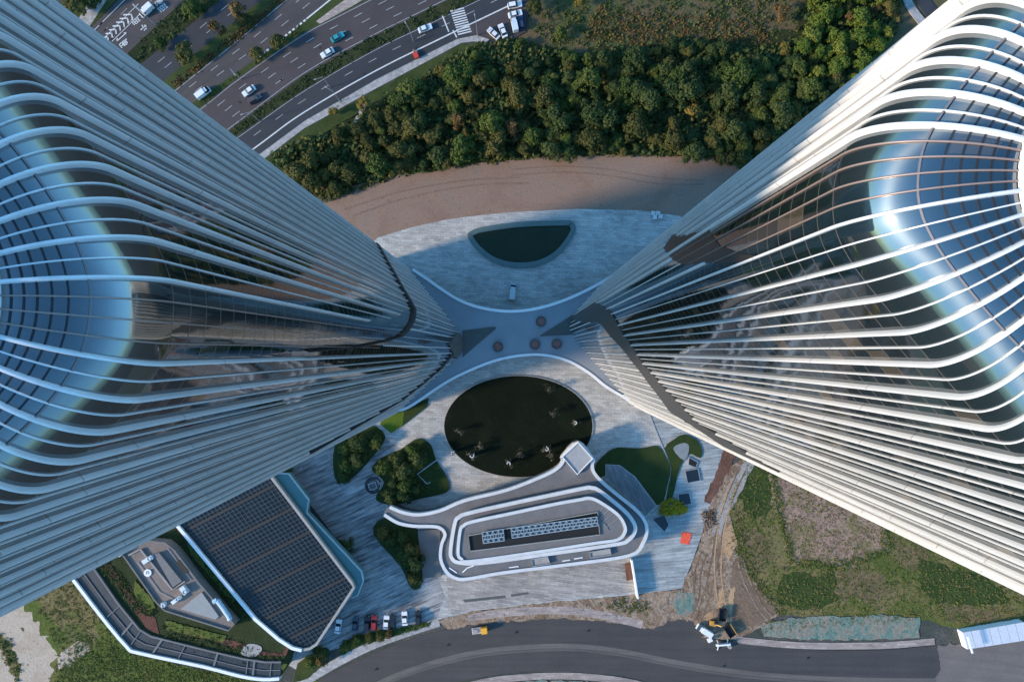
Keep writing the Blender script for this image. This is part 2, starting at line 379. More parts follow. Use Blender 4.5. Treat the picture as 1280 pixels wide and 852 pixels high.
SUN_EL, SUN_AZ = math.radians(22.0), math.radians(17.0)
to_sun = Vector((-math.cos(SUN_AZ) * math.cos(SUN_EL), -math.sin(SUN_AZ) * math.cos(SUN_EL), math.sin(SUN_EL)))
sun = bpy.data.lights.new('sun', 'SUN'); sun.energy = 2.3; sun.angle = math.radians(6.0); sun.color = (1.0, 0.78, 0.57)
suno = bpy.data.objects.new('sun', sun); COL.objects.link(suno)
suno.rotation_euler = (-to_sun).to_track_quat('-Z', 'Y').to_euler(); suno.location = (-300, -90, 300)
W = bpy.data.worlds.new('World'); S.world = W; W.use_nodes = True
nt = W.node_tree
sky = nt.nodes.new('ShaderNodeTexSky'); sky.sky_type = 'NISHITA'; sky.sun_disc = False
sky.sun_elevation = SUN_EL; sky.sun_rotation = math.atan2(to_sun.x, to_sun.y)
sky.air_density = 1.0; sky.dust_density = 0.35; sky.ozone_density = 4.0
hs = nt.nodes.new('ShaderNodeHueSaturation'); hs.inputs['Saturation'].default_value = 1.1
nt.links.new(sky.outputs[0], hs.inputs['Color'])
nt.links.new(mix(nt, 1.0, hs.outputs[0], (0.87, 1.03, 0.95), 'MULTIPLY'), nt.nodes['Background'].inputs['Color']); nt.nodes['Background'].inputs['Strength'].default_value = 0.15
tc = nt.nodes.new('ShaderNodeTexCoord'); sxyz = nt.nodes.new('ShaderNodeSeparateXYZ'); link(nt, tc.outputs['Generated'], sxyz.inputs[0])
bgc = nt.nodes['Background'].inputs['Color']; src = bgc.links[0].from_socket
link(nt, mix(nt, 1.0, src, ramp(nt, sxyz.outputs[2], [(0.0, (0.28, 0.45, 0.68)), (0.30, (0.98, 1, 1.0))]), 'MULTIPLY'), bgc)
S.view_settings.view_transform = 'Standard'; S.view_settings.look = 'None'; S.view_settings.gamma = 1.0
S.view_settings.use_curve_mapping = False
S.view_settings.exposure = 1.4
S.cycles.max_bounces = 6; S.cycles.glossy_bounces = 4; S.cycles.diffuse_bounces = 3
S.cycles.use_denoising = True
S.cycles.sample_clamp_indirect = 6.0

# ------------------------------------------------------------------ ground
mb = MB(); mb.poly([(-1500, -1500, 0), (1500, -1500, 0), (1500, 1500, 0), (-1500, 1500, 0)])
structure(mb.build('ground', M['ground']))

# meadow and wood floor above
sheet('meadow', ragged([(640, 60), (655, 25), (690, -40), (760, -200), (1500, -200), (1400, 60), (1100, 120), (980, 60), (800, 75), (700, 75)], 4, 14), M['meadow'])
sheet('wood_floor', ragged([(325, 215), (380, 175), (440, 140), (540, 90), (590, 58), (690, 62), (790, 60), (900, 45), (990, 40), (1010, -20), (1120, -20), (1110, 40), (1000, 160), (930, 205), (860, 194), (780, 193), (700, 194), (600, 203), (500, 218), (410, 248), (360, 240)], 5, 12), M['forest_floor'])
# brown field
sheet('brown_field', ragged([(380, 275), (412, 247), (440, 232), (500, 216), (600, 203), (700, 195), (800, 194), (870, 196), (930, 199), (990, 190), (1060, 215), (1000, 300), (850, 330), (620, 380), (480, 350)], 1.0, 6), M['soil'])
# right-hand fields
sheet('field_grass', ragged([(935, 560), (1010, 540), (1330, 640), (1400, 780), (1290, 795), (1200, 785), (1165, 778), (1080, 772), (975, 770), (940, 725), (918, 690), (908, 640), (915, 600)], 3, 9), M['field_grass'])
M['field_brown'] = natural('brown_growth', [(0.3, (0.13, 0.10, 0.05)), (0.5, (0.20, 0.145, 0.08)), (0.7, (0.10, 0.10, 0.035))], 0.12, 1.0, fine_amt=0.85, bmp=1.0)
M['field_dark'] = natural('dark_growth', [(0.3, (0.03, 0.055, 0.014)), (0.6, (0.055, 0.08, 0.02)), (0.8, (0.09, 0.09, 0.03))], 0.12, 1.0, fine_amt=0.85, bmp=1.0)
for m_, pts in (('field_dark', [(925, 580), (955, 572), (968, 600), (962, 640), (940, 650), (925, 620)]), ('field_brown', [(1040, 715), (1090, 712), (1120, 735), (1090, 755), (1045, 745)]), ('field_brown', [(1120, 670), (1160, 690), (1150, 715), (1120, 705)]), ('field_dark', [(975, 720), (1040, 715), (1050, 750), (1000, 765), (970, 750)]), ('field_dark', [(1150, 700), (1230, 720), (1270, 750), (1200, 765), (1150, 740)]), ('field_brown', [(925, 660), (955, 665), (965, 700), (945, 715), (928, 695)]), ('field_brown', [(1175, 752), (1240, 762), (1235, 778), (1180, 775)])):
    sheet('field_growth', ragged(pts, 5, 7), M[m_])
sheet('dry_patch', ragged([(965, 590), (985, 585), (1010, 598), (1075, 640), (1112, 660), (1108, 690), (1080, 700), (1062, 712), (1040, 708), (1010, 700), (990, 703), (984, 680), (976, 650), (966, 625)], 5, 7), M['dry'])
# lower-left waste ground
sheet('weed_field', ragged([(-200, 760), (60, 735), (90, 715), (130, 775), (170, 818), (340, 855), (400, 850), (420, 900), (200, 1000), (-200, 1000)], 3, 10), M['weed'])
sheet('olive_scrub', ragged([(40, 745), (88, 718), (126, 770), (118, 812), (84, 800), (62, 770)], 5, 7), M['field_grass'])
sheet('sand', ragged([(-200, 740), (-20, 755), (30, 750), (42, 775), (60, 800), (72, 815), (60, 860), (58, 950), (-200, 950)], 5, 6), M['sand'])
sheet('sand', ragged([(70, 825), (88, 806), (112, 800), (110, 810), (90, 828), (72, 838)], 3, 5), M['sand'])
sheet('weed_strip', ragged([(-5, 792), (8, 796), (18, 815), (26, 835), (24, 850), (14, 842), (6, 818), (-4, 806)], 2, 4), M['olive' if 'olive' in M else 'field_grass'])

def early_track(pts, w=0.4):
    W3 = PL(sm(pts, 10, False)); LZ[0] += 0.004; m_ = MB(); m_.strip(W3, w, LZ[0] - .003, LZ[0]); structure(m_.build('wheel_track', M['soil_dark']))
M['soil_dark'] = natural('track_soil', [(0.3, (0.20, 0.135, 0.10)), (0.7, (0.245, 0.172, 0.132))], 0.3, 2, fine_amt=0.5)
for k in range(2):
    d = k * 7.5
    early_track([(640, 212 + d), (700, 208 + d), (760, 212 + d), (820, 222 + d), (880, 226 + d * .6)], .35)
early_track([(430, 262), (500, 240), (580, 226), (650, 222)], .5); early_track([(440, 270), (510, 247), (590, 232), (660, 229)], .5)
# central stone plaza
plaza_px = [(472, 297), (515, 284), (560, 274), (600, 269), (640, 265), (720, 261), (800, 263), (850, 270), (880, 300), (905, 430), (1010, 560), (920, 560), (905, 575), (896, 610), (880, 660), (866, 700), (852, 735), (800, 742), (700, 752), (600, 762), (545, 775), (470, 795), (415, 812), (370, 836), (300, 800), (220, 640), (300, 500), (440, 420), (430, 340)]
sheet('plaza', plaza_px, M['pave'])
# pale lines laid into the paving
for nm, pts in (('inlay', [(500, 303), (545, 308), (575, 335), (605, 352), (640, 356)]), ('inlay', [(690, 352), (720, 335), (742, 305), (770, 287), (800, 284)])):
    mb = MB(); LZ[0] += 0.004
    mb.strip(PL(sm(pts, 8, False)), 0.45, 0, LZ[0]); structure(mb.build(nm, M['kerb']))
M['pave_stripe'].node_tree.nodes  # striped court in the lower left
stripe_l = [(340, 585), (420, 545), (470, 540), (500, 560), (470, 600), (485, 640), (540, 700), (556, 745), (545, 775), (470, 795), (415, 812), (370, 836), (440, 745), (455, 715), (385, 630)]
for n_ in M['pave_stripe'].node_tree.nodes:
    if n_.bl_idname == 'ShaderNodeVectorRotate': n_.inputs['Angle'].default_value = math.radians(-24)
sheet('striped_plaza', stripe_l, M['pave_stripe'])
sheet('plaza_east', [(806, 512), (900, 540), (925, 556), (905, 575), (896, 610), (880, 660), (866, 700), (852, 735), (796, 742), (790, 700), (830, 640), (838, 585), (823, 546)], M['pave_right'])

# bottom road
top_edge = [(300, 910), (350, 878), (395, 852), (440, 828), (500, 803), (552, 787), (600, 779), (660, 774), (720, 772), (770, 777), (820, 786), (870, 795), (920, 803), (1000, 811), (1100, 812), (1172, 806), (1230, 803), (1320, 790), (1500, 760)]
bot_edge = [(1500, 850), (1320, 872), (1200, 885), (1050, 892), (930, 880), (870, 868), (815, 853), (770, 843), (700, 838), (640, 840), (580, 850), (530, 865), (470, 890), (420, 925), (380, 960)]
te, be = sm(top_edge, 6, False), sm(bot_edge, 6, False)
sheet('road', te + be, M['asphalt_new'])
sheet('road_dust', ragged([(1172, 806), (1230, 803), (1320, 790), (1500, 760), (1500, 850), (1320, 872), (1200, 885), (1160, 860), (1178, 835)], 3, 7), M['asphalt_dust'])
# pale worn band along the road
band = sm([(430, 878), (480, 850), (540, 828), (600, 814), (660, 808), (720, 807), (780, 814), (850, 828), (930, 840), (1040, 848), (1170, 850)], 6, False)
mb = MB(); LZ[0] += 0.006; mb.strip(PL(band), 1.6, LZ[0] - 0.004, LZ[0]); structure(mb.build('tyre_band', asphalt('dust_band', (0.11, 0.097, 0.088), 0.0, 0.6)))
mb = MB(); LZ[0] += 0.006; mb.strip(PL([(x, y + 5) for x, y in band]), 0.7, LZ[0] - 0.004, LZ[0]); structure(mb.build('tyre_band', asphalt('dust_band_b', (0.09, 0.08, 0.074), 0.0, 0.6)))
# soil verge between plaza and road, kerbs and pavements
sheet('dirt_verge', ragged([(545, 776), (590, 764), (680, 753), (796, 743), (850, 736), (872, 690), (885, 640), (905, 585), (925, 575), (945, 572), (930, 600), (914, 640), (916, 682), (940, 722), (976, 768), (955, 780), (920, 800), (880, 797), (820, 787), (770, 778), (700, 772), (600, 779), (560, 786)], 1.5, 5), M['dirt'])
sheet('dark_earth', ragged([(925, 690), (940, 725), (972, 766), (950, 780), (918, 785), (912, 740), (915, 705)], 2, 5), M['darkdirt'])
sheet('red_trench', ragged([(905, 562), (922, 566), (905, 600), (888, 630), (880, 626), (893, 595)], 1.5, 5), M['redsoil'])
sheet('gravel_track', ragged([(934, 573), (946, 574), (930, 605), (912, 640), (905, 670), (890, 668), (898, 635), (915, 600)], 2, 5), M['gravel'])
for pts in ([(905, 660), (915, 655), (922, 680), (910, 700), (903, 690)], [(899, 738), (906, 735), (903, 757), (897, 762)], [(912, 735), (919, 733), (916, 762), (911, 766)], [(880, 770), (890, 764), (895, 780), (884, 778)]):
    sheet('clay_heap', ragged(pts, 1.2, 3), M['clay'])
def wheel_tracks(pts, mat, gap=1.9, w=0.45, name='wheel_track'):
    px = sm(pts, 8, False); W3 = PL(px)
    for sgn in (-1, 1):
        q = []
        for i, p_ in enumerate(W3):
            a, b = W3[max(i - 1, 0)], W3[min(i + 1, len(W3) - 1)]; d = (b - a).normalized()
            q.append((p_.x - d.y * sgn * gap / 2 + rr(-.08, .08), p_.y + d.x * sgn * gap / 2 + rr(-.08, .08)))
        LZ[0] += 0.004; m_ = MB(); m_.strip(q, w, LZ[0] - .003, LZ[0]); structure(m_.build(name, M[mat]))
wheel_tracks([(928, 586), (912, 622), (900, 660), (893, 700), (884, 740), (872, 776)], 'darkdirt', 2.1, .45)
wheel_tracks([(918, 600), (903, 650), (897, 705), (900, 745), (905, 762)], 'clay', 2.2, .5)
wheel_tracks([(880, 690), (872, 715), (870, 745), (860, 770)], 'darkdirt', 1.9, .5)
wheel_tracks([(925, 700), (935, 730), (950, 758), (962, 772)], 'dirt', 1.9, .4)
sheet('green_net', ragged([(845, 738), (868, 742), (866, 765), (848, 768), (841, 755)], 2, 4), M['net'])
sheet('dust_net', ragged([(950, 783), (985, 772), (1040, 770), (1100, 768), (1150, 772), (1148, 797), (1100, 799), (1010, 799), (955, 795)], 1.5, 5), M['net'])
sheet('sunk_patio', ragged([(815, 788), (835, 775), (862, 776), (880, 795), (860, 800), (830, 796)], 2, 4), M['asphalt_new'])
mb = MB(); mb.strip(PL(sm([(922, 799), (1000, 806), (1100, 806), (1168, 801)], 5, False)), 2.2, 0, 0.16); structure(mb.build('pavement', M['pavement_pink']))
mb = MB(); mb.strip(PL(sm([(585, 773), (615, 767), (660, 763), (702, 762), (740, 766), (769, 772), (803, 780)], 5, False)), 2.6, 0, 0.16); structure(mb.build('pavement', M['pavement_pink']))
mb = MB(); mb.strip(PL(sm([(370, 858), (413, 832), (460, 808), (505, 791), (549, 777)], 5, False)), 2.8, 0, 0.16); structure(mb.build('pavement', M['pavement']))
mb = MB(); mb.strip(PL(sm([(560, 863), (620, 849), (700, 844), (770, 849), (830, 862)], 6, False)), 2.2, 0, 0.16); structure(mb.build('pavement', M['pavement_pink']))
sheet('green_net', ragged([(600, 862), (650, 851), (720, 850), (780, 858), (800, 900), (600, 900)], 2, 5), M['net'])
sheet('hedge_bed', ragged([(424, 806), (448, 793), (490, 786), (540, 776), (537, 781), (490, 795), (450, 806), (426, 818)], 1.2, 4), M['verge'])
sheet('hedge_bed', ragged([(372, 828), (402, 808), (412, 812), (408, 828), (380, 850), (368, 852)], 1.5, 4), M['verge'])
# terrace below the low building
tz = Q(400, 566, 2.977)
sheet('terrace', tz([(470, 465), (1150, 385), (1172, 515), (900, 545), (560, 585), (490, 600), (478, 540)]), M['pave_warm'])
for pts in (tz([(530, 545), (690, 528), (692, 538), (540, 555)]), tz([(710, 525), (775, 516), (778, 524), (712, 534)])):
    sheet('slot_drain', pts, M['canopy_dark'])

# top-left roads: boundary lines, from upper left to lower right
def ext(pts, n0=160, n1=420):
    a, b = pts[0], pts[1]; L = math.hypot(b[0] - a[0], b[1] - a[1]); s = (a[0] - (b[0] - a[0]) / L * n0, a[1] - (b[1] - a[1]) / L * n0)
    a, b = pts[-2], pts[-1]; L = math.hypot(b[0] - a[0], b[1] - a[1]); e = (b[0] + (b[0] - a[0]) / L * n1, b[1] + (b[1] - a[1]) / L * n1)
    return [s] + pts + [e]
Lr = [ext([(117, 31), (148, 0)]), ext([(163, 63), (230, 0)]), ext([(180, 77), (230, 38), (275, 0)]), ext([(207, 99), (265, 50), (327, 0)]),
      ext([(221.5, 110), (290, 55), (356, 0)]), ext([(243, 127), (327, 69), (380, 26), (413, 0)]), ext([(254, 131.5), (298, 97), (380, 41), (459, 0)]),
      ext([(292, 159), (380, 94), (465, 47), (559, 1)]), ext([(299.5, 168), (380, 112), (470, 60), (562, 16)]), ext([(327, 190), (380, 151), (470, 99), (570, 49)], 160, 0)]
def between(i, j): return Lr[i] + list(reversed(Lr[j]))
sheet('verge', [(60, 60), (117, 31), (420, -300), (330, -300), (90, -40)], M['verge'])
sheet('forecourt', [(95, 28), (120, -10), (140, -10), (112, 33)], M['pavement'])
sheet('road', between(0, 1), M['asphalt_old'])
sheet('verge', between(1, 2), M['forest_floor'])
sheet('road', between(2, 3), M['asphalt'])
sheet('median', between(3, 4), M['verge'])
sheet('road', between(4, 5), M['asphalt_old'])
sheet('median', between(5, 6), M['verge'])
sheet('median_paving', [(395, 27), (425, 4), (470, -25), (480, -16), (440, 8), (400, 30)], M['pavement_pink'])
sheet('road', between(6, 7), M['asphalt_red'])
sheet('hedge_strip', between(7, 8), M['forest_floor'])
e8 = Lr[8]; sheet('road', [e8[0], e8[1], e8[2], e8[3], e8[4], (590, 4), (650, -24), (1000, -200), (1000, -160), (672, -20), (662, 10), (657, 40), (640, 50), (612, 49), (595, 44), (570, 49), (470, 99), (380, 151), (327, 190), (200, 280)], M['asphalt'])
sheet('parking_apron', [(588, 30), (640, 4), (659, 5), (657, 40), (640, 50), (612, 48), (597, 43), (584, 42)], M['asphalt_red'])
side = [(200, 275), (327, 190), (380, 151), (470, 99), (570, 49), (585, 44), (600, 45), (612, 50)]
so = [(606, 54), (592, 52), (577, 54), (470, 111), (380, 161), (330, 199), (200, 290)]
mb = MB(); mb.slab([P(x, y) for x, y in side + so], 0.0, 0.16); structure(mb.build('pavement', M['pavement']))
sheet('verge', ragged([(330, 200), (380, 162), (470, 112), (577, 55), (606, 56), (600, 66), (540, 92), (470, 128), (400, 170), (345, 212)], 1.0, 6), M['verge'])
sheet('footpath', [(455, 128), (462, 124), (450, 150), (441, 166), (436, 164), (445, 146)], M['pavement'])
# kerbs and edge barriers along the roads
for i in (1, 2, 3, 4, 5, 6, 7, 8):
    mb = MB(); mb.strip(PL(sm(Lr[i], 5, False)), 0.5 if i in (4, 6, 7) else 0.3, 0, 0.15); structure(mb.build('kerb', M['kerb']))
for i, d in ((1, -2.4), (4, 2.6), (7, -2.2), (8, 2.5), (0, 3)):
    pass

LZ[0] += 0.01
ZP = LZ[0] + 0.02
def lane(i, j, t, dash=None, w=0.16, gap=6.0, ln=3.0, mat='paint_worn', y0=-40, s0=0.0, name='lane_marking'):
    """painted line a fraction t of the way between boundary i and boundary j"""
    A, B = sm(Lr[i], 12, False), sm(Lr[j], 12, False)
    n = 60
    def at(poly, u):
        k = u * (len(poly) - 1); a = int(min(k, len(poly) - 2)); f = k - a
        return poly[a][0] * (1 - f) + poly[a + 1][0] * f, poly[a][1] * (1 - f) + poly[a + 1][1] * f
    def by_y(poly, y):
        for a, b in zip(poly, poly[1:]):
            if (a[1] - y) * (b[1] - y) <= 0 and a[1] != b[1]:
                f = (y - a[1]) / (b[1] - a[1]); return a[0] + (b[0] - a[0]) * f
    pts = []
    # interpolate along perpendicular-ish pairs
    for k in range(n + 1):
        a = at(A, k / n)
        # nearest on B
        bb = min(B, key=lambda q: (q[0] - a[0]) ** 2 + (q[1] - a[1]) ** 2)
        pts.append((a[0] + (bb[0] - a[0]) * t, a[1] + (bb[1] - a[1]) * t))
    pts = sm(pts, 2, False)
    W3 = PL(pts, ZP)
    mbx = MB()
    if not dash:
        mbx.strip(W3, w, ZP - 0.004, ZP)
    else:
        acc = s0; cur = []
        for a, b in zip(W3, W3[1:]):
            L = (b - a).length; d = (b - a) / max(L, 1e-6); p = 0.0
            while p < L:
                ph = acc % (gap + ln)
                if ph < ln:
                    q = min(L - p, ln - ph); c = a + d * (p + q / 2)
                    mbx.box((c.x, c.y, ZP - 0.002), (q, w, 0.004), math.atan2(d.y, d.x)); 
                else: q = min(L - p, gap + ln - ph)
                q = max(q, 1e-3); p += q; acc += q
    if mbx.v: structure(mbx.build(name, M[mat]))
for t in (0.27, 0.52): lane(0, 1, t, True, 0.18)
lane(0, 1, 0.1, False, 0.2, mat='paint')
for t in (0.34, 0.66): lane(2, 3, t, True, 0.2)
for t in (0.32, 0.64): lane(4, 5, t, True, 0.22)
lane(4, 5, 0.045, False, 0.25, mat='paint_worn')
for t in (0.26, 0.5, 0.75): lane(6, 7, t, True, 0.22)
lane(6, 7, 0.05, False, 0.2); lane(6, 7, 0.955, False, 0.2)
lane(8, 9, 0.34, True, 0.2); lane(8, 9, 0.06, False, 0.18); lane(8, 9, 0.73, False, 0.42, mat='paint')
mb = MB()
for k in range(13):
    a, b = P(324 + 4.6 * k, 71 - 3.65 * k, ZP), P(326.8 + 4.6 * k, 68.8 - 3.65 * k, ZP); mb.bar(a, b, 0.6, 0.005)
mb.bar(P(383, 24, ZP), P(414, -1, ZP), 0.45, 0.005); structure(mb.build('lane_marking', M['paint']))
# zebra crossing and stop line
mb = MB()
for k in range(11):
    t = k / 10; c = P(571.5 + 9.5 * t, 13 + 29 * t)
    mb.box((c.x, c.y, ZP + 0.004), (4.6, 0.42, 0.004), math.radians(14))
structure(mb.build('crossing', M['paint']))
mb = MB(); mb.bar(P(553, 20, ZP), P(561, 40, ZP), 0.4, 0.005); mb.bar(P(566, 38, ZP), P(571, 47, ZP), 0.4, 0.005); structure(mb.build('stop_line', M['paint']))
# chevrons, arrows and painted characters on the upper road
z7 = Q(100, 0, 4.486)
mb = MB()
for k in range(8):
    q = 1 - .055 * k; x, y = 154 - 4.4 * k, 18.8 + 4.7 * k
    for p_, q_ in (((x, y), (x + 10.6 * q, y - .5)), ((x + 10.3 * q, y - .8), (x + 11.6 * q, y + 6.6 * q))):
        mb.bar(P(*p_, ZP + .006), P(*q_, ZP + .006), 0.42, 0.004)
for p_, q_ in (((130, 48), (173, 5)), ((140, 52), (184, 9))): mb.bar(P(*p_, ZP + .004), P(*q_, ZP + .004), 0.2, 0.004)
structure(mb.build('chevron_marking', M['paint']))
def glyphs(c, rot, strokes, s, name='road_lettering'):
    mbx = MB(); o = P(*c); ca, sa = math.cos(rot), math.sin(rot)
    for (x0, y0, x1, y1) in strokes:
        a = Vector((o.x + (x0 * ca - y0 * sa) * s, o.y + (x0 * sa + y0 * ca) * s, ZP + .008)); b = Vector((o.x + (x1 * ca - y1 * sa) * s, o.y + (x1 * sa + y1 * ca) * s, ZP + .008))
        mbx.bar(a, b, 0.3, 0.004)
    structure(mbx.build(name, M['paint']))
gA = [(-2, 1, -1, 1), (-1.5, 1.4, -1.5, -1), (-2, 0, -1, 0), (-.7, 1, .5, 1), (-.7, -1, .5, -1), (-.7, 1, -.7, -1), (.5, 1, .5, -1), (-.7, 0, .5, 0), (.9, 1, 2, 1), (.9, -1, 2, -1), (.9, 0.2, 2, .2), (1.5, 1, 1.5, -1)]
gB = [(-2, -1, -2, 1), (-2, 1, -.6, 1), (-.6, 1, -.6, -1), (-2, -.1, -.6, -.1), (-.2, 1, 1, 1), (-.2, 1, -.2, -1), (1, 1, 1, -1), (-.2, -1, 1, -1), (.4, 1, .4, -1), (1.3, -1, 1.3, 1), (1.3, 1, 2.2, .6)]
gC = [(-1.6, 0, 1.6, 0), (1.6, 0, .9, .6), (1.6, 0, .9, -.6), (-.2, 0, .5, 1.2), (.5, 1.2, -.1, 1.1), (-.6, -1.2, .3, -.9), (.3, -.9, .9, -1.4)]
rA = math.radians(41)
glyphs((170.5, 27.5), rA, gA, .72); glyphs((156, 55), rA, gB, .75); glyphs((204, 11), rA, gA, .8); glyphs((200, 3), rA, gB, .7); glyphs((180, 35.5), rA, gC, .75, 'arrow_marking')
glyphs((153, 47), rA, [(-2, 0, 2, 0), (2, 0, 1.2, .5), (-2, 0, -1.2, .6)], 1.1, 'arrow_marking')

# upper-right path and lane
mb = MB(); mb.strip(PL(sm([(1105, -90), (1122, -30), (1133, 0), (1147, 22), (1165, 40), (1200, 62)], 6, False)), 2.6, 0, LZ[0] + .02); structure(mb.build('path', M['pavement']))
mb = MB(); mb.strip(PL(sm([(1128, -90), (1142, -30), (1153, 0), (1166, 18), (1185, 33), (1220, 52)], 6, False)), 4.2, 0, LZ[0] + .016); structure(mb.build('road', M['asphalt']))

# ------------------------------------------------------------------ plaza beds, pool, ellipse lawn
def bed(name, px, mat, z=0.12, n=5, rim=None, rimw=0.5):
    pts = PL(sm(px, n) if n else px)
    z += LZ[0]; m_ = MB(); m_.slab(pts, 0, z); o = structure(m_.build(name, mat))
    if rim:
        r = MB(); r.strip(pts, rimw, 0, z + 0.03, True); structure(r.build('kerb', rim))
    return o
ell = [(648 + 93 * math.cos(a), 532.5 + 63.5 * math.sin(a)) for a in [2 * math.pi * k / 72 for k in range(72)]]
bed('ellipse_lawn', ell, M['darklawn'], 0.10, 0, M['concrete'], 0.25)
poolpx = [(588, 296), (592, 291), (605, 287), (650, 281), (705, 279), (714, 281), (716, 289), (705, 307), (690, 321), (668, 330), (640, 331), (616, 324), (598, 310)]
dk = weathered('pool_rim', (0.10, 0.15, 0.145), 0.5, 0.3)
pl = PL(sm(poolpx, 6)); m_ = MB(); m_.slab(pl, 0, LZ[0] + 0.08); structure(m_.build('pool_water', natural('pond_green', [(0.3, (0.013, 0.026, 0.014)), (0.7, (0.02, 0.034, 0.018))], 0.2, 2, fine_amt=0.3, rough=0.5)))
m_ = MB(); m_.strip(pl, 1.7, 0, LZ[0] + 0.35, True); pr = m_.build('pool_rim', dk); tag(pr, 'dark green stone rim round the half-moon pond on the upper plaza', 'pool rim')
bed('lawn', [(501, 561), (522, 548), (538, 555), (545, 574), (559, 597), (559, 614), (524, 623), (491, 630), (470, 623), (480, 602), (465, 586), (477, 572)], M['lawn'])
bed('lawn', [(419, 555), (440, 540), (463, 530), (482, 546), (463, 574), (437, 600), (419, 597)], M['lawn'], n=3)
bed('lawn', [(475, 529), (489, 512), (506, 508), (503, 532), (489, 541)], M['brightlawn'], n=0)
bed('lawn', [(503, 532), (506, 508), (536, 498), (534, 508)], M['lawn'], n=0)
bed('lawn', [(467, 667), (481, 647), (524, 663), (528, 727), (514, 734), (501, 707)], M['lawn'], n=3)
bed('lawn', [(744, 582), (758, 566), (772, 559), (800, 560), (822, 557), (832, 570), (838, 585), (834, 606), (829, 625), (820, 630), (803, 620), (770, 590), (750, 596)], M['lawn'], 0.10, 3)
bed('terrace', [(757, 580), (774, 581), (793, 595), (820, 631), (806, 644), (757, 597)], paving('grey_decking', (0.25, 0.26, 0.28), (0.13, 0.14, 0.15), 1.2, 0.8, 8, 0.4), 0.18, 0, M['kerb'], 0.3)
bed('lawn', [(831, 560), (842, 549), (854, 543), (869, 548), (877, 561), (875, 572), (860, 567), (848, 589), (840, 622), (832, 625), (839, 585)], M['lawn'], 0.10, 3)
bed('stepping_slab', [(841, 560), (854, 553), (861, 558), (855, 575)], weathered('slab_grey', (0.22, 0.24, 0.25), 0.7), 0.16, 3)
m_ = MB(); m_.strip(PL(sm([(806, 500), (815, 527), (825, 552), (838, 585), (834, 606), (829, 628), (808, 650)], 5, False)), 0.5, 0, 0.3); tag(m_.build('path_edging', M['kerb']), 'thin pale stone edging line crossing the right-hand lawn', 'edging')
m_ = MB(); m_.strip(PL([(548, 573), (522, 592), (534, 604), (538, 602)]), 0.4, 0.1, 0.5); tag(m_.build('bench', M['kerb']), 'thin pale angular bench in the dark lawn left of the ellipse', 'bench')
for i, (px_, lab) in enumerate([([(856, 588), (872, 585), (875, 600), (859, 603)], 'dark square glass skylight on the right plaza below the drop-shaped slab'), ([(847, 617), (861, 615), (864, 629), (849, 632)], 'dark square glass skylight beside the yellow-green oval bush'), ([(815, 648), (830, 642), (836, 655), (830, 664)], 'dark tilted glass skylight right of the low white building'), ([(861, 571), (872, 577), (869, 584), (860, 580)], 'small black square skylight nearest the sunlit tower edge')]):
    r = empty('skylight', P(*px_[0]), 0, lab, 'skylight')
    o = P(*px_[0]); pp = [p - o for p in PL(px_)]
    a = MB(); a.slab(pp, 0, 0.45); a.build('pane', M['dark_glass'] if i != 3 else M['black'], r)
    a = MB(); a.strip(pp, 0.3, 0, 0.55, True); a.build('frame', M['steel'], r)

# ------------------------------------------------------------------ towers
def resample(pts, n):
    P2 = pts + [pts[0]]; cum = [0]
    for a, b in zip(P2, P2[1:]): cum.append(cum[-1] + (b - a).length)
    T = cum[-1]; out = []; k = 0
    for i in range(n):
        s = T * i / n
        while cum[k + 1] < s: k += 1
        f = (s - cum[k]) / (cum[k + 1] - cum[k]); out.append(P2[k].lerp(P2[k + 1], f))
    return out, T
def interp(tab, x):
    """piecewise-linear table lookup; None outside"""
    t = sorted(tab)
    if x < t[0][0] - 1e-6 or x > t[-1][0] + 1e-6: return None
    x = min(max(x, t[0][0]), t[-1][0])
    for a, b in zip(t, t[1:]):
        if a[0] <= x <= b[0]:
            f = (x - a[0]) / (b[0] - a[0] + 1e-12); return a[1] + (b[1] - a[1]) * f

ZS, ZT = 190.0, 195.2
FW, FD = (0.19, 0.085), (0.33, 0.11)
NU = 560
ALPHA = [math.radians(a) for a in (0, 4, 8, 12, 16, 20, 24, 28, 32, 36, 40, 44, 48, 52, 56, 60, 64, 68, 72, 76, 80, 84, 87, 90)]

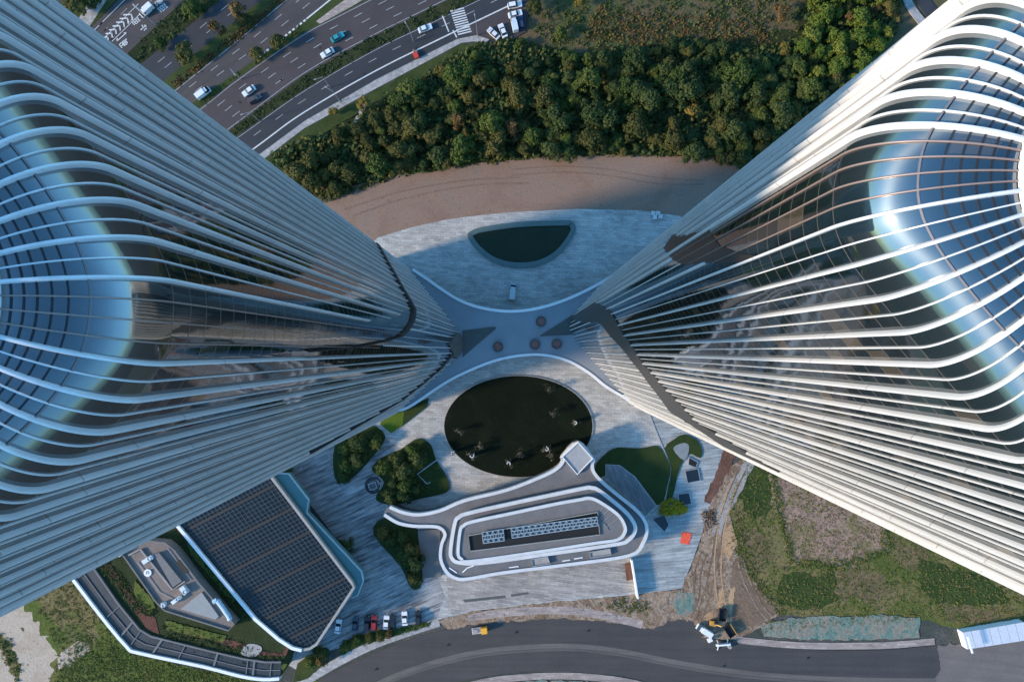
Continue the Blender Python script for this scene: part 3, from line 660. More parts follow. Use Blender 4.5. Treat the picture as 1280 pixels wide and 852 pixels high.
class Tower:
    def __init__(s, root, plan, disc, R):
        pts = smooth([(x, y, 0) for x, y in plan], 24)
        s.root = root
        s.plan, s.T = resample(pts, NU)
        s.C = Vector((disc[0], disc[1], 0)); s.R = R
        n = NU; s.nrm = []
        for i in range(n):
            d = (s.plan[(i + 2) % n] - s.plan[i - 2]).normalized(); s.nrm.append(Vector((d.y, -d.x, 0)))
    def at(s, u):
        """plan point and outward normal at arc position u (metres)"""
        k = (u / s.T * NU) % NU; i = int(k); f = k - i; j = (i + 1) % NU
        return s.plan[i].lerp(s.plan[j], f), s.nrm[i].lerp(s.nrm[j], f).normalized()
    def crown(s, p, a):
        q = s.C + (p - s.C).normalized() * s.R
        return Vector((p.x + (q.x - p.x) * (1 - math.cos(a)), p.y + (q.y - p.y) * (1 - math.cos(a)), ZS + (ZT - ZS) * math.sin(a)))
    def crown_n(s, p, n, a):
        """surface normal, from the wall's normal over to straight up"""
        q = s.C + (p - s.C).normalized() * s.R; Lh = (q - p).length; h = ZT - ZS
        t = ((q - p) * math.sin(a) / 1.0); t = Vector((t.x, t.y, h * math.cos(a)))
        side = Vector((-n.y, n.x, 0)); nn = side.cross(t).normalized()
        if nn.dot(Vector((n.x, n.y, 0.5))) < 0: nn = -nn
        return nn
    def az(s, u):
        p, n = s.at(u); return p.y / abs(p.x)
    def front(s, u):
        p, n = s.at(u); return n.dot(p) < 0
    def find(s, m):
        best = None
        for k in range(NU):
            u = s.T * k / NU
            if not s.front(u): continue
            e = abs(s.az(u) - m)
            if best is None or e < best[0]: best = (e, u)
        return best[1]
    def z_of(s, p, px):           # height on the wall seen at photo column px
        return H - F * abs(p.x) / abs(px - CX)
    def glass(s):
        mb = MB(); mb.uv = []
        zs = [0.0, 60.0, 120.0, 150.0, 170.0, 180.0, 185.0, 189.0]
        rows = []
        for k in range(NU + 1):
            u = s.T * k / NU; p, n = s.at(u)
            col = [(Vector((p.x, p.y, z)), z) for z in zs]
            L = ZS; prev = Vector((p.x, p.y, ZS))
            for a in ALPHA:
                c = s.crown(p, a); L += (c - prev).length; prev = c; col.append((c, L))
            rows.append([(c, (u, l)) for c, l in col])
        m = len(rows[0])
        for r in rows:
            for c, uv in r: mb.v.append(tuple(c)); mb.uv.append(uv)
        for k in range(NU):
            for j in range(m - 1): mb.f.append((k * m + j, (k + 1) * m + j, (k + 1) * m + j + 1, k * m + j + 1))
        o = mb.build('glass_wall', M['glass'], s.root, True)
        return o
    def path(s, u, z0, z1, crown_from=None):
        """points + normals along a fin from z0 up; z1=None carries on over the crown to the disc"""
        p, n = s.at(u); out = []
        if z1 is not None:
            k = max(2, int((z1 - z0) / 25) + 1)
            for i in range(k + 1): out.append((Vector((p.x, p.y, z0 + (z1 - z0) * i / k)), n))
        else:
            z0 = min(z0, ZS - 1); k = max(2, int((ZS - z0) / 25) + 1)
            for i in range(k): out.append((Vector((p.x, p.y, z0 + (ZS - z0) * i / k)), n))
            for a in ALPHA: out.append((s.crown(p, a), s.crown_n(p, n, a) if a > 0 else n))
        return out, n
    def fin_mesh(s, mb, u, z0, z1, w, d):
        pts, n = s.path(u, z0, z1); side = Vector((-n.y, n.x, 0))
        # rounded section, u across and v outwards
        sec = [(-.5, -.08), (.5, -.08), (.5, .78), (.3, 1.0), (-.3, 1.0), (-.5, .78)]
        m = len(sec); o = len(mb.v)
        for c, nn in pts:
            for a, b in sec: mb.v.append(tuple(c + side * (a * w) + nn * (b * d)))
        for i in range(len(pts) - 1):
            for j in range(m):
                mb.f.append((o + i * m + j, o + i * m + (j + 1) % m, o + (i + 1) * m + (j + 1) % m, o + (i + 1) * m + j))
        mb.f.append(tuple(o + j for j in reversed(range(m)))); e = o + (len(pts) - 1) * m; mb.f.append(tuple(e + j for j in range(m)))
    def ring(s, a, w, d, name, mat):
        mb = MB(); N = 200; vs = []
        for k in range(N):
            p, n = s.at(s.T * k / N)
            c = s.crown(p, a); nn = s.crown_n(p, n, a); tng = (s.crown(p, min(a + .02, math.pi / 2)) - s.crown(p, a - .02)).normalized()
            for x, y in ((-.5, -.1), (.5, -.1), (.5, 1), (-.5, 1)): vs.append(c + tng * x * w + nn * y * d)
        fs = []
        for k in range(N):
            for j in range(4): fs.append((k * 4 + j, k * 4 + (j + 1) % 4, ((k + 1) % N) * 4 + (j + 1) % 4, ((k + 1) % N) * 4 + j))
        mb.add(vs, fs); mb.build(name, mat, s.root)
    def wall_band(s, lo, hi, off, name, mat):
        """band on the wall between two curves, given as (azimuth, photo column)"""
        m0, m1 = max(lo[0][0], hi[0][0]), min(lo[-1][0], hi[-1][0]); ms = [m0 + (m1 - m0) * i / 90 for i in range(91)]
        mb = MB(); vs = []
        for m in ms:
            u = s.ufront(m); p, n = s.at(u); a, b = interp(lo, m), interp(hi, m)
            for z, o in ((s.z_of(p, a), off), (s.z_of(p, b), off)):
                vs.append(Vector((p.x, p.y, max(z, 0.0))) + n * o)
            for z in (s.z_of(p, b), s.z_of(p, a)):
                vs.append(Vector((p.x, p.y, max(z, 0.0))) - n * 0.1)
        fs = []
        for i in range(90):
            for j in range(4): fs.append((i * 4 + j, i * 4 + (j + 1) % 4, (i + 1) * 4 + (j + 1) % 4, (i + 1) * 4 + j))
        mb.add(vs, fs); return mb.build(name, mat, s.root)
    def ufront(s, m):
        if not hasattr(s, 'tab'):
            s.tab = sorted((s.az(s.T * k / (NU * 2)), s.T * k / (NU * 2)) for k in range(NU * 2) if s.front(s.T * k / (NU * 2)))
        t = s.tab
        if m <= t[0][0]: return t[0][1]
        if m >= t[-1][0]: return t[-1][1]
        for a, b in zip(t, t[1:]):
            if a[0] <= m <= b[0]:
                if abs(a[1] - b[1]) > 5: return a[1]
                return a[1] + (b[1] - a[1]) * (m - a[0]) / (b[0] - a[0] + 1e-9)
    def fins(s, gap, cuts, gapfin_bottom, mull):
        """thick and thin fins in turn, from both edges of the bare strip round to the back"""
        ulo, uhi = sorted((s.ufront(gap[0]), s.ufront(gap[1])))
        if uhi - ulo > s.T / 2: ulo, uhi = uhi, ulo + s.T
        us = []
        step = 1.1; span = s.T - (uhi - ulo)
        k = int(span / step); k -= k % 2
        for i in range(k + 1): us.append((uhi + span * i / k, i % 2 == 0))
        inner = int((uhi - ulo) / step)
        for i in range(1, inner): us.append((ulo + (uhi - ulo) * i / inner, 'gap0' if i % 2 else 'gap1'))
        n_ = 0; back = []
        for u, kind in us:
            fr = s.front(u); p, n = s.at(u)
            near = n.dot(p.normalized()) < 0.3
            if not near: back.append(u); continue
            m = s.az(u)
            seg = [(0.0, None)]
            if kind in ('gap0', 'gap1'):
                b = interp(gapfin_bottom, m) if gapfin_bottom else None
                seg = [(0.0, s.z_of(p, b))] if b else []
            cutz = []
            if fr:
                for lo, hi in cuts:
                    a, b = interp(lo, m), interp(hi, m)
                    if a is None or b is None: continue
                    z0, z1 = s.z_of(p, a), s.z_of(p, b)
                    if z1 > z0: cutz.append((z0, z1))
            for z0, z1 in cutz:
                new = []
                for a, b in seg:
                    bb = 1e9 if b is None else b
                    if z1 <= a or z0 >= bb: new.append((a, b)); continue
                    if z0 > a + 0.3: new.append((a, z0))
                    if z1 < bb - 0.3: new.append((z1, b))
                seg = new
            if not seg: continue
            thick = kind is True or kind == 'gap0'
            for a, b in seg:
                mb = MB(); s.fin_mesh(mb, u, a, b, FW[0] if thick else FW[1], FD[0] if thick else FD[1])
                mb.build('fin' if b is None else 'lower_fin', M['fin'], s.root, True); n_ += 1
        mb = MB()
        for i, u in enumerate(back): s.fin_mesh(mb, u, 0.0, None, FW[i % 2], FD[i % 2])
        o = mb.build('rear_fin', M['fin'], s.root, True); o['kind'] = 'stuff'
        for k in range(1, mull + 1):
            u = ulo + (uhi - ulo) * k / (mull + 1); mb = MB()
            p, n = s.at(u); m = s.az(u)
            b = interp(gapfin_bottom, m) if gapfin_bottom else None
            z0 = s.z_of(p, b) if b else 60.0
            s.fin_mesh(mb, u, z0 + 0.3, None, 0.09, 0.12); mb.build('mullion', M['mullion_brown'], s.root, True)
        return n_
    def top(s):
        s.ring(math.radians(49), 0.10, 0.10, 'joint_rail', M['mullion_light'])
        for f in (0.47, 0.57, 0.665, 0.755, 0.845, 0.93):
            s.ring(math.acos(1 - f), 0.10, 0.03, 'ring_mullion', M['mullion_dark'])
        mb = MB(); N = 64; vs = []; prof = [(s.R + .45, ZT - .35), (s.R + .5, ZT + .35), (s.R + .1, ZT + .75), (s.R - 1.4, ZT + .8), (s.R - 1.6, ZT + .3)]
        for k in range(N):
            a = 2 * math.pi * k / N
            for r, z in prof: vs.append((s.C.x + r * math.cos(a), s.C.y + r * math.sin(a), z))
        m = len(prof); fs = [(k * m + j, ((k + 1) % N) * m + j, ((k + 1) % N) * m + j + 1, k * m + j + 1) for k in range(N) for j in range(m - 1)]
        mb.add(vs, fs); mb.build('roof_ring', M['white'], s.root, True)
        mb = MB(); mb.slab([(s.C.x + (s.R - 1.5) * math.cos(2 * math.pi * k / N), s.C.y + (s.R - 1.5) * math.sin(2 * math.pi * k / N)) for k in range(N)], ZT - .3, ZT + .35); mb.build('roof_deck', M['white'], s.root)

# plan outlines (metres from the point below the drone), counter-clockwise
planL = [(-18.2, 1.6), (-18.35, 3.8), (-19.6, 6.6), (-22.2, 10.4), (-25.0, 13.9), (-27.8, 17.2), (-31.5, 21.8), (-35.5, 26.4), (-39.5, 28.8), (-45, 29), (-51, 25), (-55, 16), (-56.5, 4), (-55, -8), (-50, -17), (-44, -20.8), (-40, -20.2), (-36, -17.3), (-31, -12.6), (-27, -9.0), (-23.6, -6.1), (-20.6, -3.2), (-18.8, -0.7)]
planR = [(16.6, 8.4), (16.7, 6.4), (17.7, 4.4), (19.6, 2.0), (22.0, -0.9), (24.6, -3.9), (27.6, -7.2), (31, -11.2), (35.5, -16.0), (39.5, -18.6), (45, -18.5), (51, -14), (54.5, -5), (55, 6), (52, 16), (46, 23.5), (39, 26.8), (33.5, 26.4), (29.6, 23.6), (26.2, 20.6), (23.2, 17.6), (20.6, 14.8), (18.4, 12.2), (17.1, 10.3)]

tl = empty('skyscraper', (0, 0, 0), 0, 'left glass tower in shade, pale blue fins sweeping over its domed top', 'tower', 'pair of finned glass towers')
tr = empty('skyscraper', (0, 0, 0), 0, 'right glass tower lit by the sun, warm white fins and dazzling domed top', 'tower', 'pair of finned glass towers')
TL = Tower(tl, list(reversed(planL)), (-29.7, 2.4), 5.9)
TR = Tower(tr, planR, (28.0, 7.8), 5.0)
for t in (TL, TR):
    # make sure the outline runs counter-clockwise so normals point out
    A = sum(t.plan[i].x * t.plan[(i + 1) % NU].y - t.plan[(i + 1) % NU].x * t.plan[i].y for i in range(NU))
    if A < 0:
        t.plan.reverse(); t.nrm = []
        for i in range(NU):
            d = (t.plan[(i + 2) % NU] - t.plan[i - 2]).normalized(); t.nrm.append(Vector((d.y, -d.x, 0)))
    t.glass(); t.top()

# left tower: a dark joint curls round the end of the bare strip, another climbs from the entrance
l1 = [(0.0, 380), (0.025, 445), (0.07, 478), (0.115, 497), (0.19, 507), (0.27, 513), (0.379, 515.5), (0.456, 509), (0.62, 489), (0.755, 469)]
l1lo = [(m, x + 3.0) for m, x in l1]
l1f = [(m, x - (0 if m > .4 else 3)) for m, x in l1]
l1hi = [(0.0, 380), (0.19, 455), (0.21, 470), (0.263, 494), (0.325, 502), (0.379, 511), (0.456, 508), (0.62, 489), (0.755, 469)]
l2 = [(-0.484, 385), (-0.474, 420), (-0.45, 462), (-0.419, 500), (-0.34, 526), (-0.233, 547), (-0.1, 559), (0.0, 566)]
l2lo = [(m, x + 3.0) for m, x in l2]
base_lo = [(-0.12, 583), (0.27, 583)]; base_hi = [(-0.12, 568), (0.1, 560), (0.27, 570)]
TL.wall_band(l1lo, l1, 0.5, 'joint_line', M['sash_line'])
TL.wall_band(l2lo, l2, 0.5, 'joint_line', M['sash_line'])
TL.wall_band(base_lo, base_hi, 0.5, 'entrance_louvre', M['canopy_dark'])
nl = TL.fins((0.197, -0.034), [(l1lo, l1hi), (l2lo, l2), (base_lo, base_hi)], [(-0.034, 430), (0.0, 470), (0.07, 485), (0.115, 500), (0.197, 508)], 3)
# right tower: broad louvred sash and the rounded foot of the bare strip
r_lo = [(-0.462, 905), (-0.454, 895), (-0.40, 838), (-0.25, 812), (-0.1, 792), (0.154, 764), (0.35, 750), (0.42, 730), (0.62, 712)]
r_hi = [(-0.462, 975), (-0.454, 948), (-0.40, 871), (-0.25, 830), (-0.1, 804), (0.154, 780), (0.35, 768), (0.42, 764), (0.5, 756), (0.62, 744)]
TR.wall_band(r_lo, r_hi, 0.22, 'louvre_sash', M['sash'])
g_lo = [(0.64, 836), (0.70, 829), (0.75, 841)]; g_hi = [(0.64, 895), (0.66, 868), (0.70, 850), (0.75, 842)]
TR.wall_band([(0.40, 925), (0.437, 897), (0.52, 854), (0.58, 842), (0.632, 836), (0.70, 829), (0.745, 840)], [(0.40, 945), (0.437, 925), (0.52, 900), (0.58, 892), (0.632, 886), (0.70, 852), (0.745, 844)], 0.07, 'recess_panel', weathered('recess_lining', (0.042, 0.034, 0.03), 0.4, 0.8, 0.8))
nr = TR.fins((0.39, 0.632), [(r_lo, r_hi), (g_lo, g_hi)], [(0.39, 960), (0.405, 925), (0.437, 897), (0.52, 854), (0.58, 842), (0.632, 836)], 4)
open('/tmp/fins.txt','w').write(str((nl, nr)))

# ------------------------------------------------------------------ canopy between the towers
CZ = 9.0
c5 = Q(400, 260, 2.977)
up_arc = c5([(345, 228), (402, 266), (450, 300), (520, 343), (600, 371), (700, 384), (800, 375), (900, 346), (1000, 302), (1100, 245), (1200, 180), (1270, 128)])
lo_arc = c5([(1290, 772), (1200, 742), (1120, 697), (1060, 660), (1000, 612), (920, 567), (830, 546), (740, 549), (640, 571), (530, 616), (450, 660), (330, 740), (268, 756)])
ua, la = sm(up_arc, 6, False), sm(lo_arc, 6, False)
can = empty('canopy', (0, 0, 0), 0, 'hourglass-shaped grey canopy roof with white edges linking the two towers', 'canopy')
mb = MB(); mb.slab([P(x, y, CZ) for x, y in ua + la], CZ - 1.4, CZ); mb.build('roof', M['canopy'], can)
mb = MB(); mb.strip(PL(ua, CZ), 0.9, CZ - 1.7, CZ + 0.25); mb.build('edge_band', M['white'], can)
mb = MB(); mb.strip(PL(la, CZ), 0.8, CZ - 1.7, CZ + 0.25); mb.build('edge_band', M['white'], can)
z8 = Q(540, 340, 4.735)
for pts in (z8([(180, 345), (372, 322), (382, 332), (180, 505)]), z8([(870, 228), (870, 368), (642, 380), (640, 374)])):
    mb = MB(); mb.slab(PL(pts, CZ), CZ, CZ + 0.12); mb.build('louvre_panel', M['canopy_dark'], can)
for (x, y), lab in zip(z8([(645, 293), (610, 428), (738, 425), (390, 442)]), ('round planter with reddish filling above the pointed dark panel on the canopy', 'middle of three round reddish planters in the row near the canopy lower edge', 'round reddish planter right of the others, closest to the sunlit tower', 'round reddish planter alone on the left half of the canopy')):
    c = P(x, y, CZ); r = empty('planter', c, 0, lab, 'planter', 'round planters on the canopy')
    mb = MB(); N = 28
    mb.strip([(1.45 * math.cos(2 * math.pi * k / N), 1.45 * math.sin(2 * math.pi * k / N)) for k in range(N)], 0.5, 0, 0.8, True); mb.build('rim', M['canopy_dark'], r)
    mb = MB(); mb.slab([(1.3 * math.cos(2 * math.pi * k / N), 1.3 * math.sin(2 * math.pi * k / N)) for k in range(N)], 0, 0.6); mb.build('filling', M['vent_red'], r)

# ------------------------------------------------------------------ low building with white ribbons
z2 = Q(540, 540, 4.571); z6 = Q(400, 566, 2.977)
outer_px = z6([(260, 200), (310, 220), (370, 228), (450, 212), (540, 175), (700, 135), (840, 80), (890, 50), (905, 25)]) + z2([(745, 140), (835, 58), (918, 150), (915, 175), (925, 230), (1000, 310), (1150, 430), (1212, 500), (1226, 560), (1205, 630), (1130, 700), (800, 750), (400, 800), (200, 835), (130, 828), (80, 790), (50, 720), (55, 640), (75, 585), (55, 550), (10, 536)]) + z6([(350, 270), (290, 258), (240, 228)])
inner1 = z2([(700, 355), (870, 320), (910, 318), (960, 337), (1100, 450), (1155, 520), (1158, 570), (1120, 618), (1050, 640), (700, 690), (300, 745), (160, 745), (115, 722), (106, 670), (130, 520), (155, 485), (210, 462), (450, 408)])
inner2 = z2([(700, 412), (840, 387), (900, 378), (960, 400), (1060, 470), (1100, 530), (1102, 575), (1060, 615), (930, 635), (600, 685), (220, 738), (168, 725), (148, 690), (160, 565), (180, 535), (230, 512), (450, 465)])
lb = empty('ribbon_building', (0, 0, 0), 0, 'low curved building ringed by looping white ribbon parapets, beside the dark ellipse', 'building')
RZ = 7.0
op = PL(sm(outer_px, 4), RZ); mb = MB(); mb.slab(op, 0, RZ); mb.build('roof', M['roof_grey'], lb)
mb = MB(); mb.strip(PL(sm(outer_px, 4, False), RZ), 1.0, RZ - 1.4, RZ + 0.5); mb.build('white_ribbon', M['ribbon'], lb)
i1 = PL(sm(inner1, 5), RZ + 2.5); mb = MB(); mb.slab(i1, RZ, RZ + 2.1); mb.build('upper_storey', M['roof_grey'], lb)
mb = MB(); mb.strip(i1, 1.15, RZ + 1.3, RZ + 2.5, True); mb.build('white_ribbon', M['ribbon'], lb)
i2 = PL(sm(inner2, 5), RZ + 4.2); mb = MB(); mb.slab(i2, RZ + 2.1, RZ + 3.6); mb.build('roof_deck', M['roof_inner'], lb)
mb = MB(); mb.strip(i2, 0.95, RZ + 3.2, RZ + 4.0, True); mb.build('white_ribbon', M['ribbon'], lb)
zz = RZ + 3.6
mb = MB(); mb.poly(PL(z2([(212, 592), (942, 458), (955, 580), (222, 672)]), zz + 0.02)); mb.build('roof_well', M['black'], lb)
mb = MB(); mb.strip(PL(z2([(208, 588), (946, 454), (959, 583), (220, 677)]), zz), 0.25, zz, zz + 0.5, True); mb.build('well_curb', M['concrete'], lb)
for corners, n in ((z2([(285, 572), (408, 553), (414, 618), (292, 634)]), 4), (z2([(450, 547), (943, 482), (950, 532), (457, 604)]), 14)):
    q = PL(corners, zz + 0.8)
    mb = MB(); tr_ = lambda u, v: (q[0].lerp(q[1], u)).lerp(q[3].lerp(q[2], u), v)
    mb.slab([q[0], q[1], q[2], q[3]], zz + 0.3, zz + 0.5); sk = mb.build('skylight', M['sky_glass'], lb)
    mb = MB()
    for v in (0, .33, .67, 1): mb.bar(tr_(0, v), tr_(1, v), 0.2, 0.2)
    for k in range(n + 1):
        mb.bar(tr_(k / n, 0), tr_(k / n, 1), 0.12, 0.15)
        if k < n: mb.bar(tr_(k / n, 0), tr_((k + 1) / n, 1), 0.10, 0.15); mb.bar(tr_((k + 1) / n, 0), tr_(k / n, 1), 0.10, 0.15)
    mb.build('lattice', M['lattice_blue'], sk)
mb = MB(); q = PL(z2([(745, 140), (835, 58), (918, 150), (830, 240)]), RZ + 1.2); mb.slab(q, RZ, RZ + 1.0); mb.build('lift_roof', weathered('lift_roof', (0.34, 0.35, 0.36), 0.7, 0.3), lb)
mb = MB(); mb.strip(q, 0.35, RZ, RZ + 1.35, True); mb.build('lift_parapet', M['white'], lb)
for pts in (z2([(945, 465), (990, 420)]), z2([(955, 495), (1015, 440)]), z2([(965, 520), (1040, 462)]), z2([(985, 550), (1065, 490)]), z2([(985, 520), (1010, 560)])):
    mb = MB(); mb.bar(P(*pts[0], zz + .1), P(*pts[1], zz + .1), 0.14, 0.2); mb.build('roof_rail', M['steel'], lb)
for pts in (z2([(570, 720), (660, 705), (675, 745), (575, 760)]), z2([(900, 680), (1015, 660), (1022, 695), (905, 712)])):
    q = PL(pts, RZ); mb = MB(); mb.slab(q, RZ, RZ + 0.7); mb.build('plant_box', M['concrete'], lb)
    mb = MB(); mb.strip(q, 0.3, RZ + .2, RZ + 1.0, True); mb.build('plant_rail', M['steel'], lb)
mb = MB()
for a, b in ((z2([(440, 772)]), z2([(495, 765)])), (z2([(745, 735)]), z2([(790, 728)])), (z2([(812, 722)]), z2([(862, 714)])), (z2([(98, 773)]), z2([(142, 802)])), (z2([(175, 800)]), z2([(200, 775)])), (z2([(200, 775)]), z2([(240, 760)]))):
    mb.bar(P(*a[0], RZ + .1), P(*b[0], RZ + .1), 0.35, 0.15)
mb.build('roof_bench', M['white'], lb)
mb = MB(); mb.strip(PL(z6([(1155, 388), (1178, 530)]), 0), 0.5, 0, 3.0); tag(mb.build('boundary_wall', M['white']), 'thin white wall running down from the low curved building to the verge', 'wall')
mb = MB(); mb.slab(PL(z6([(1133, 410), (1158, 404), (1162, 466), (1140, 472)])), 0, 0.8); tag(mb.build('stair_opening', M['redsoil']), 'dark brown stairwell box beside the thin white wall', 'stairwell')
mb = MB(); mb.slab(PL(z6([(365, 285), (448, 280), (452, 455), (385, 462)])), 0, 1.1); structure(mb.build('ramp', M['roof_inner']))

# ------------------------------------------------------------------ lattice-roofed hall and roof-garden block (lower left)
z2b = Q(220, 570, 3.408)
HZ = 12.0
hall = empty('lattice_hall', (0, 0, 0), 0, 'dark hall under a gridded glass roof, white edge on its left side', 'hall')
hp = [(175, 598), (220, 652), (320, 772), (349, 797), (366, 808), (378, 811), (388, 809), (396, 804), (443, 733), (337, 592), (318, 566)]
q = PL(hp, HZ); mb = MB(); mb.slab(q, 0, HZ); mb.build('glass_roof', weathered('roof_glass', (0.012, 0.02, 0.025), 0.22, 0.95, 0.2), hall)
def in_poly(p, poly):
    c = False; n = len(poly)
    for i in range(n):
        a, b = poly[i], poly[i - 1]
        if (a[1] > p[1]) != (b[1] > p[1]) and p[0] < (b[0] - a[0]) * (p[1] - a[1]) / (b[1] - a[1]) + a[0]: c = not c
    return c
def clip_line(a, b, poly, n=160):
    """parts of segment ab that lie inside the outline"""
    segs = []; cur = None; prev = None
    for k in range(n + 1):
        t = k / n; p = (a[0] + (b[0] - a[0]) * t, a[1] + (b[1] - a[1]) * t)
        if in_poly(p, poly):
            if cur is None: cur = p
            prev = p
        elif cur: segs.append((cur, prev)); cur = None
    if cur: segs.append((cur, prev))
    return [s for s in segs if math.hypot(s[0][0] - s[1][0], s[0][1] - s[1][1]) > 1]
lat = M['lattice'] = weathered('roof_lattice', (0.05, 0.066, 0.074), 0.6, 0.85, 0.3)
mbA, mbB = MB(), MB()
o0 = Vector((337, 592)); du = Vector((106, 141)).normalized(); dv = Vector((-du.y * 0.97 - 0.25 * du.x, du.x * 0.97 - .25 * du.y)).normalized()
dv = Vector((-0.89, 0.455))
for k in range(-8, 60):
    a = o0 + du * (k * 5.2); big = k % 7 == 3
    for s_, e_ in clip_line(tuple(a - dv * 30), tuple(a + dv * 240), hp):
        (mbB if big else mbA).bar(P(*s_, HZ + .15), P(*e_, HZ + .15), 0.8 if big else 0.15, 0.22)
for k in range(-4, 40):
    a = o0 + dv * (k * 5.4)
    for s_, e_ in clip_line(tuple(a - du * 60), tuple(a + du * 330), hp):
        mbA.bar(P(*s_, HZ + .12), P(*e_, HZ + .12), 0.13, 0.2)
mbA.build('lattice', lat, hall); mbB.build('roof_beam', weathered('beam_dark', (0.012, 0.016, 0.018), 0.7), hall)
mb = MB(); mb.strip(PL([(175, 598), (220, 652), (320, 772), (349, 797), (366, 808), (378, 811)], HZ), 1.0, HZ - 1.5, HZ + 1.0); mb.build('white_edge', M['white'], hall)
mb = MB(); mb.strip(PL([(378, 811), (388, 809), (396, 804), (443, 733), (440, 727), (337, 592), (318, 566)], HZ), 0.8, HZ - 1.0, HZ + 0.7); mb.build('grey_edge', M['concrete'], hall)
rim = z2b([(360, 10), (412, 72), (480, 75), (565, 185), (556, 240), (790, 490), (798, 530), (775, 590), (750, 603), (758, 560), (410, 90)])
mb = MB(); mb.slab(PL(rim, HZ - 1.5), HZ - 4.5, HZ - 1.5); mb.build('side_canopy', M['teal_glass'], hall)
mb = MB(); mb.strip(PL(rim[:9], HZ - 1.5), 0.25, HZ - 2.2, HZ - 1.2); mb.build('canopy_edge', weathered('pale_teal', (0.40, 0.52, 0.54), 0.5), hall)

GZ = 11.0
gar = empty('roof_garden_block', (0, 0, 0), 0, 'angular block with a roof garden, grey penthouse and white outer edge', 'building')
gp = [(45, 660), (89, 717), (128, 768), (160, 806), (175, 814), (255, 831), (302, 843), (330, 847), (350, 846), (359, 808), (345, 796), (318, 773), (218, 653), (160, 600), (80, 610)]
mb = MB(); mb.slab(PL(gp, GZ), 0, GZ); mb.build('podium', M['hedge'], gar)
mb = MB(); mb.strip(PL(sm(gp[:9], 3, False), GZ), 0.95, GZ - 1.4, GZ + 1.0); mb.build('white_edge', M['white'], gar)
edge = gp[:9]; inn = [(68, 640), (112, 700), (148, 752), (175, 785), (190, 794), (262, 812), (305, 822), (332, 826), (352, 826)]
gq = PL(edge + list(reversed(inn)), GZ + .3); mb = MB(); mb.slab(gq, GZ, GZ + .3); mb.build('glass_pergola', weathered('pergola_glass', (0.04, 0.043, 0.043), 0.35, 0.95, 0.22), gar)
mb = MB()
for f in range(0, 12):
    k = (f + .3 * math.sin(f * 2.3)) / 12 * (len(edge) - 1); k = max(0.0, k); i = min(int(k), len(edge) - 2); t = k - i
    a = Vector(edge[i]).lerp(Vector(edge[i + 1]), t); b = Vector(inn[i]).lerp(Vector(inn[i + 1]), t)
    mb.bar(P(a.x, a.y, GZ + .45), P(b.x, b.y, GZ + .45), 0.6 if f % 2 == 0 else 0.25, 0.3)
mid = [((a[0] + b[0]) / 2, (a[1] + b[1]) / 2) for a, b in zip(edge, inn)]
mb.strip(PL(mid, GZ), 0.25, GZ + .3, GZ + .55); mb.strip(PL(inn, GZ), 0.5, GZ, GZ + .7)
mb.build('pergola_rib', M['roof_grey'], gar)
z6b = Q(60, 640, 4.02)
for pts in (z6b([(275, 250), (300, 240), (440, 440), (540, 530), (560, 610), (500, 590), (420, 470), (290, 290)]), z6b([(690, 590), (960, 650), (1030, 690), (1180, 710), (1180, 722), (1020, 712), (900, 665), (690, 608)]), z6b([(640, 80), (670, 95), (960, 430), (1060, 540), (1040, 545), (930, 430)]), z6b([(1225, 610), (1240, 612), (1195, 720), (1180, 712)])):
    mb = MB(); mb.slab(PL(pts, GZ), GZ, GZ + .12); mb.build('red_path', M['red_path'], gar)
for pts in (z6b([(440, 340), (530, 440), (540, 480), (500, 490), (430, 400)]), z6b([(590, 540), (900, 620), (880, 650), (600, 590)]), z6b([(700, 150), (770, 190), (840, 300), (960, 440), (930, 450), (720, 210)]), z6b([(560, 640), (900, 720), (1080, 760), (1200, 760), (1190, 790), (900, 750), (560, 665)])):
    mb = MB(); mb.slab(PL(ragged(pts, 0.6, 2.5), GZ), GZ, GZ + .25); mb.build('garden_lawn', M['weed'], gar)
pw = z6b([(365, 190), (430, 162), (490, 140), (590, 150), (640, 190), (760, 350), (940, 560), (910, 590), (590, 490), (545, 445)])
mb = MB(); mb.slab(PL(pw, GZ + 3.6), GZ, GZ + 3.6); ph = mb.build('penthouse', M['roof_tan'], gar)
Zp = GZ + 3.6
mb = MB(); mb.strip(PL(pw, Zp), 0.4, Zp, Zp + .6, True); mb.build('parapet', M['roof_inner'], ph)
mb = MB(); mb.strip(PL(z6b([(410, 212), (470, 184), (630, 385), (692, 343)]), Zp), 0.45, Zp, Zp + .7); mb.build('upstand', M['concrete'], ph)
mb = MB(); mb.slab(PL(z6b([(540, 205), (565, 198), (680, 340), (635, 372)]), Zp), Zp, Zp + 1.0); mb.build('plant_roof', M['roof_inner'], ph)
mb = MB(); mb.slab(PL(z6b([(670, 482), (775, 398), (862, 520), (845, 535)]), Zp), Zp, Zp + .5); mb.build('sloped_slab', weathered('pale_slab', (0.26, 0.28, 0.28), 0.7), ph)
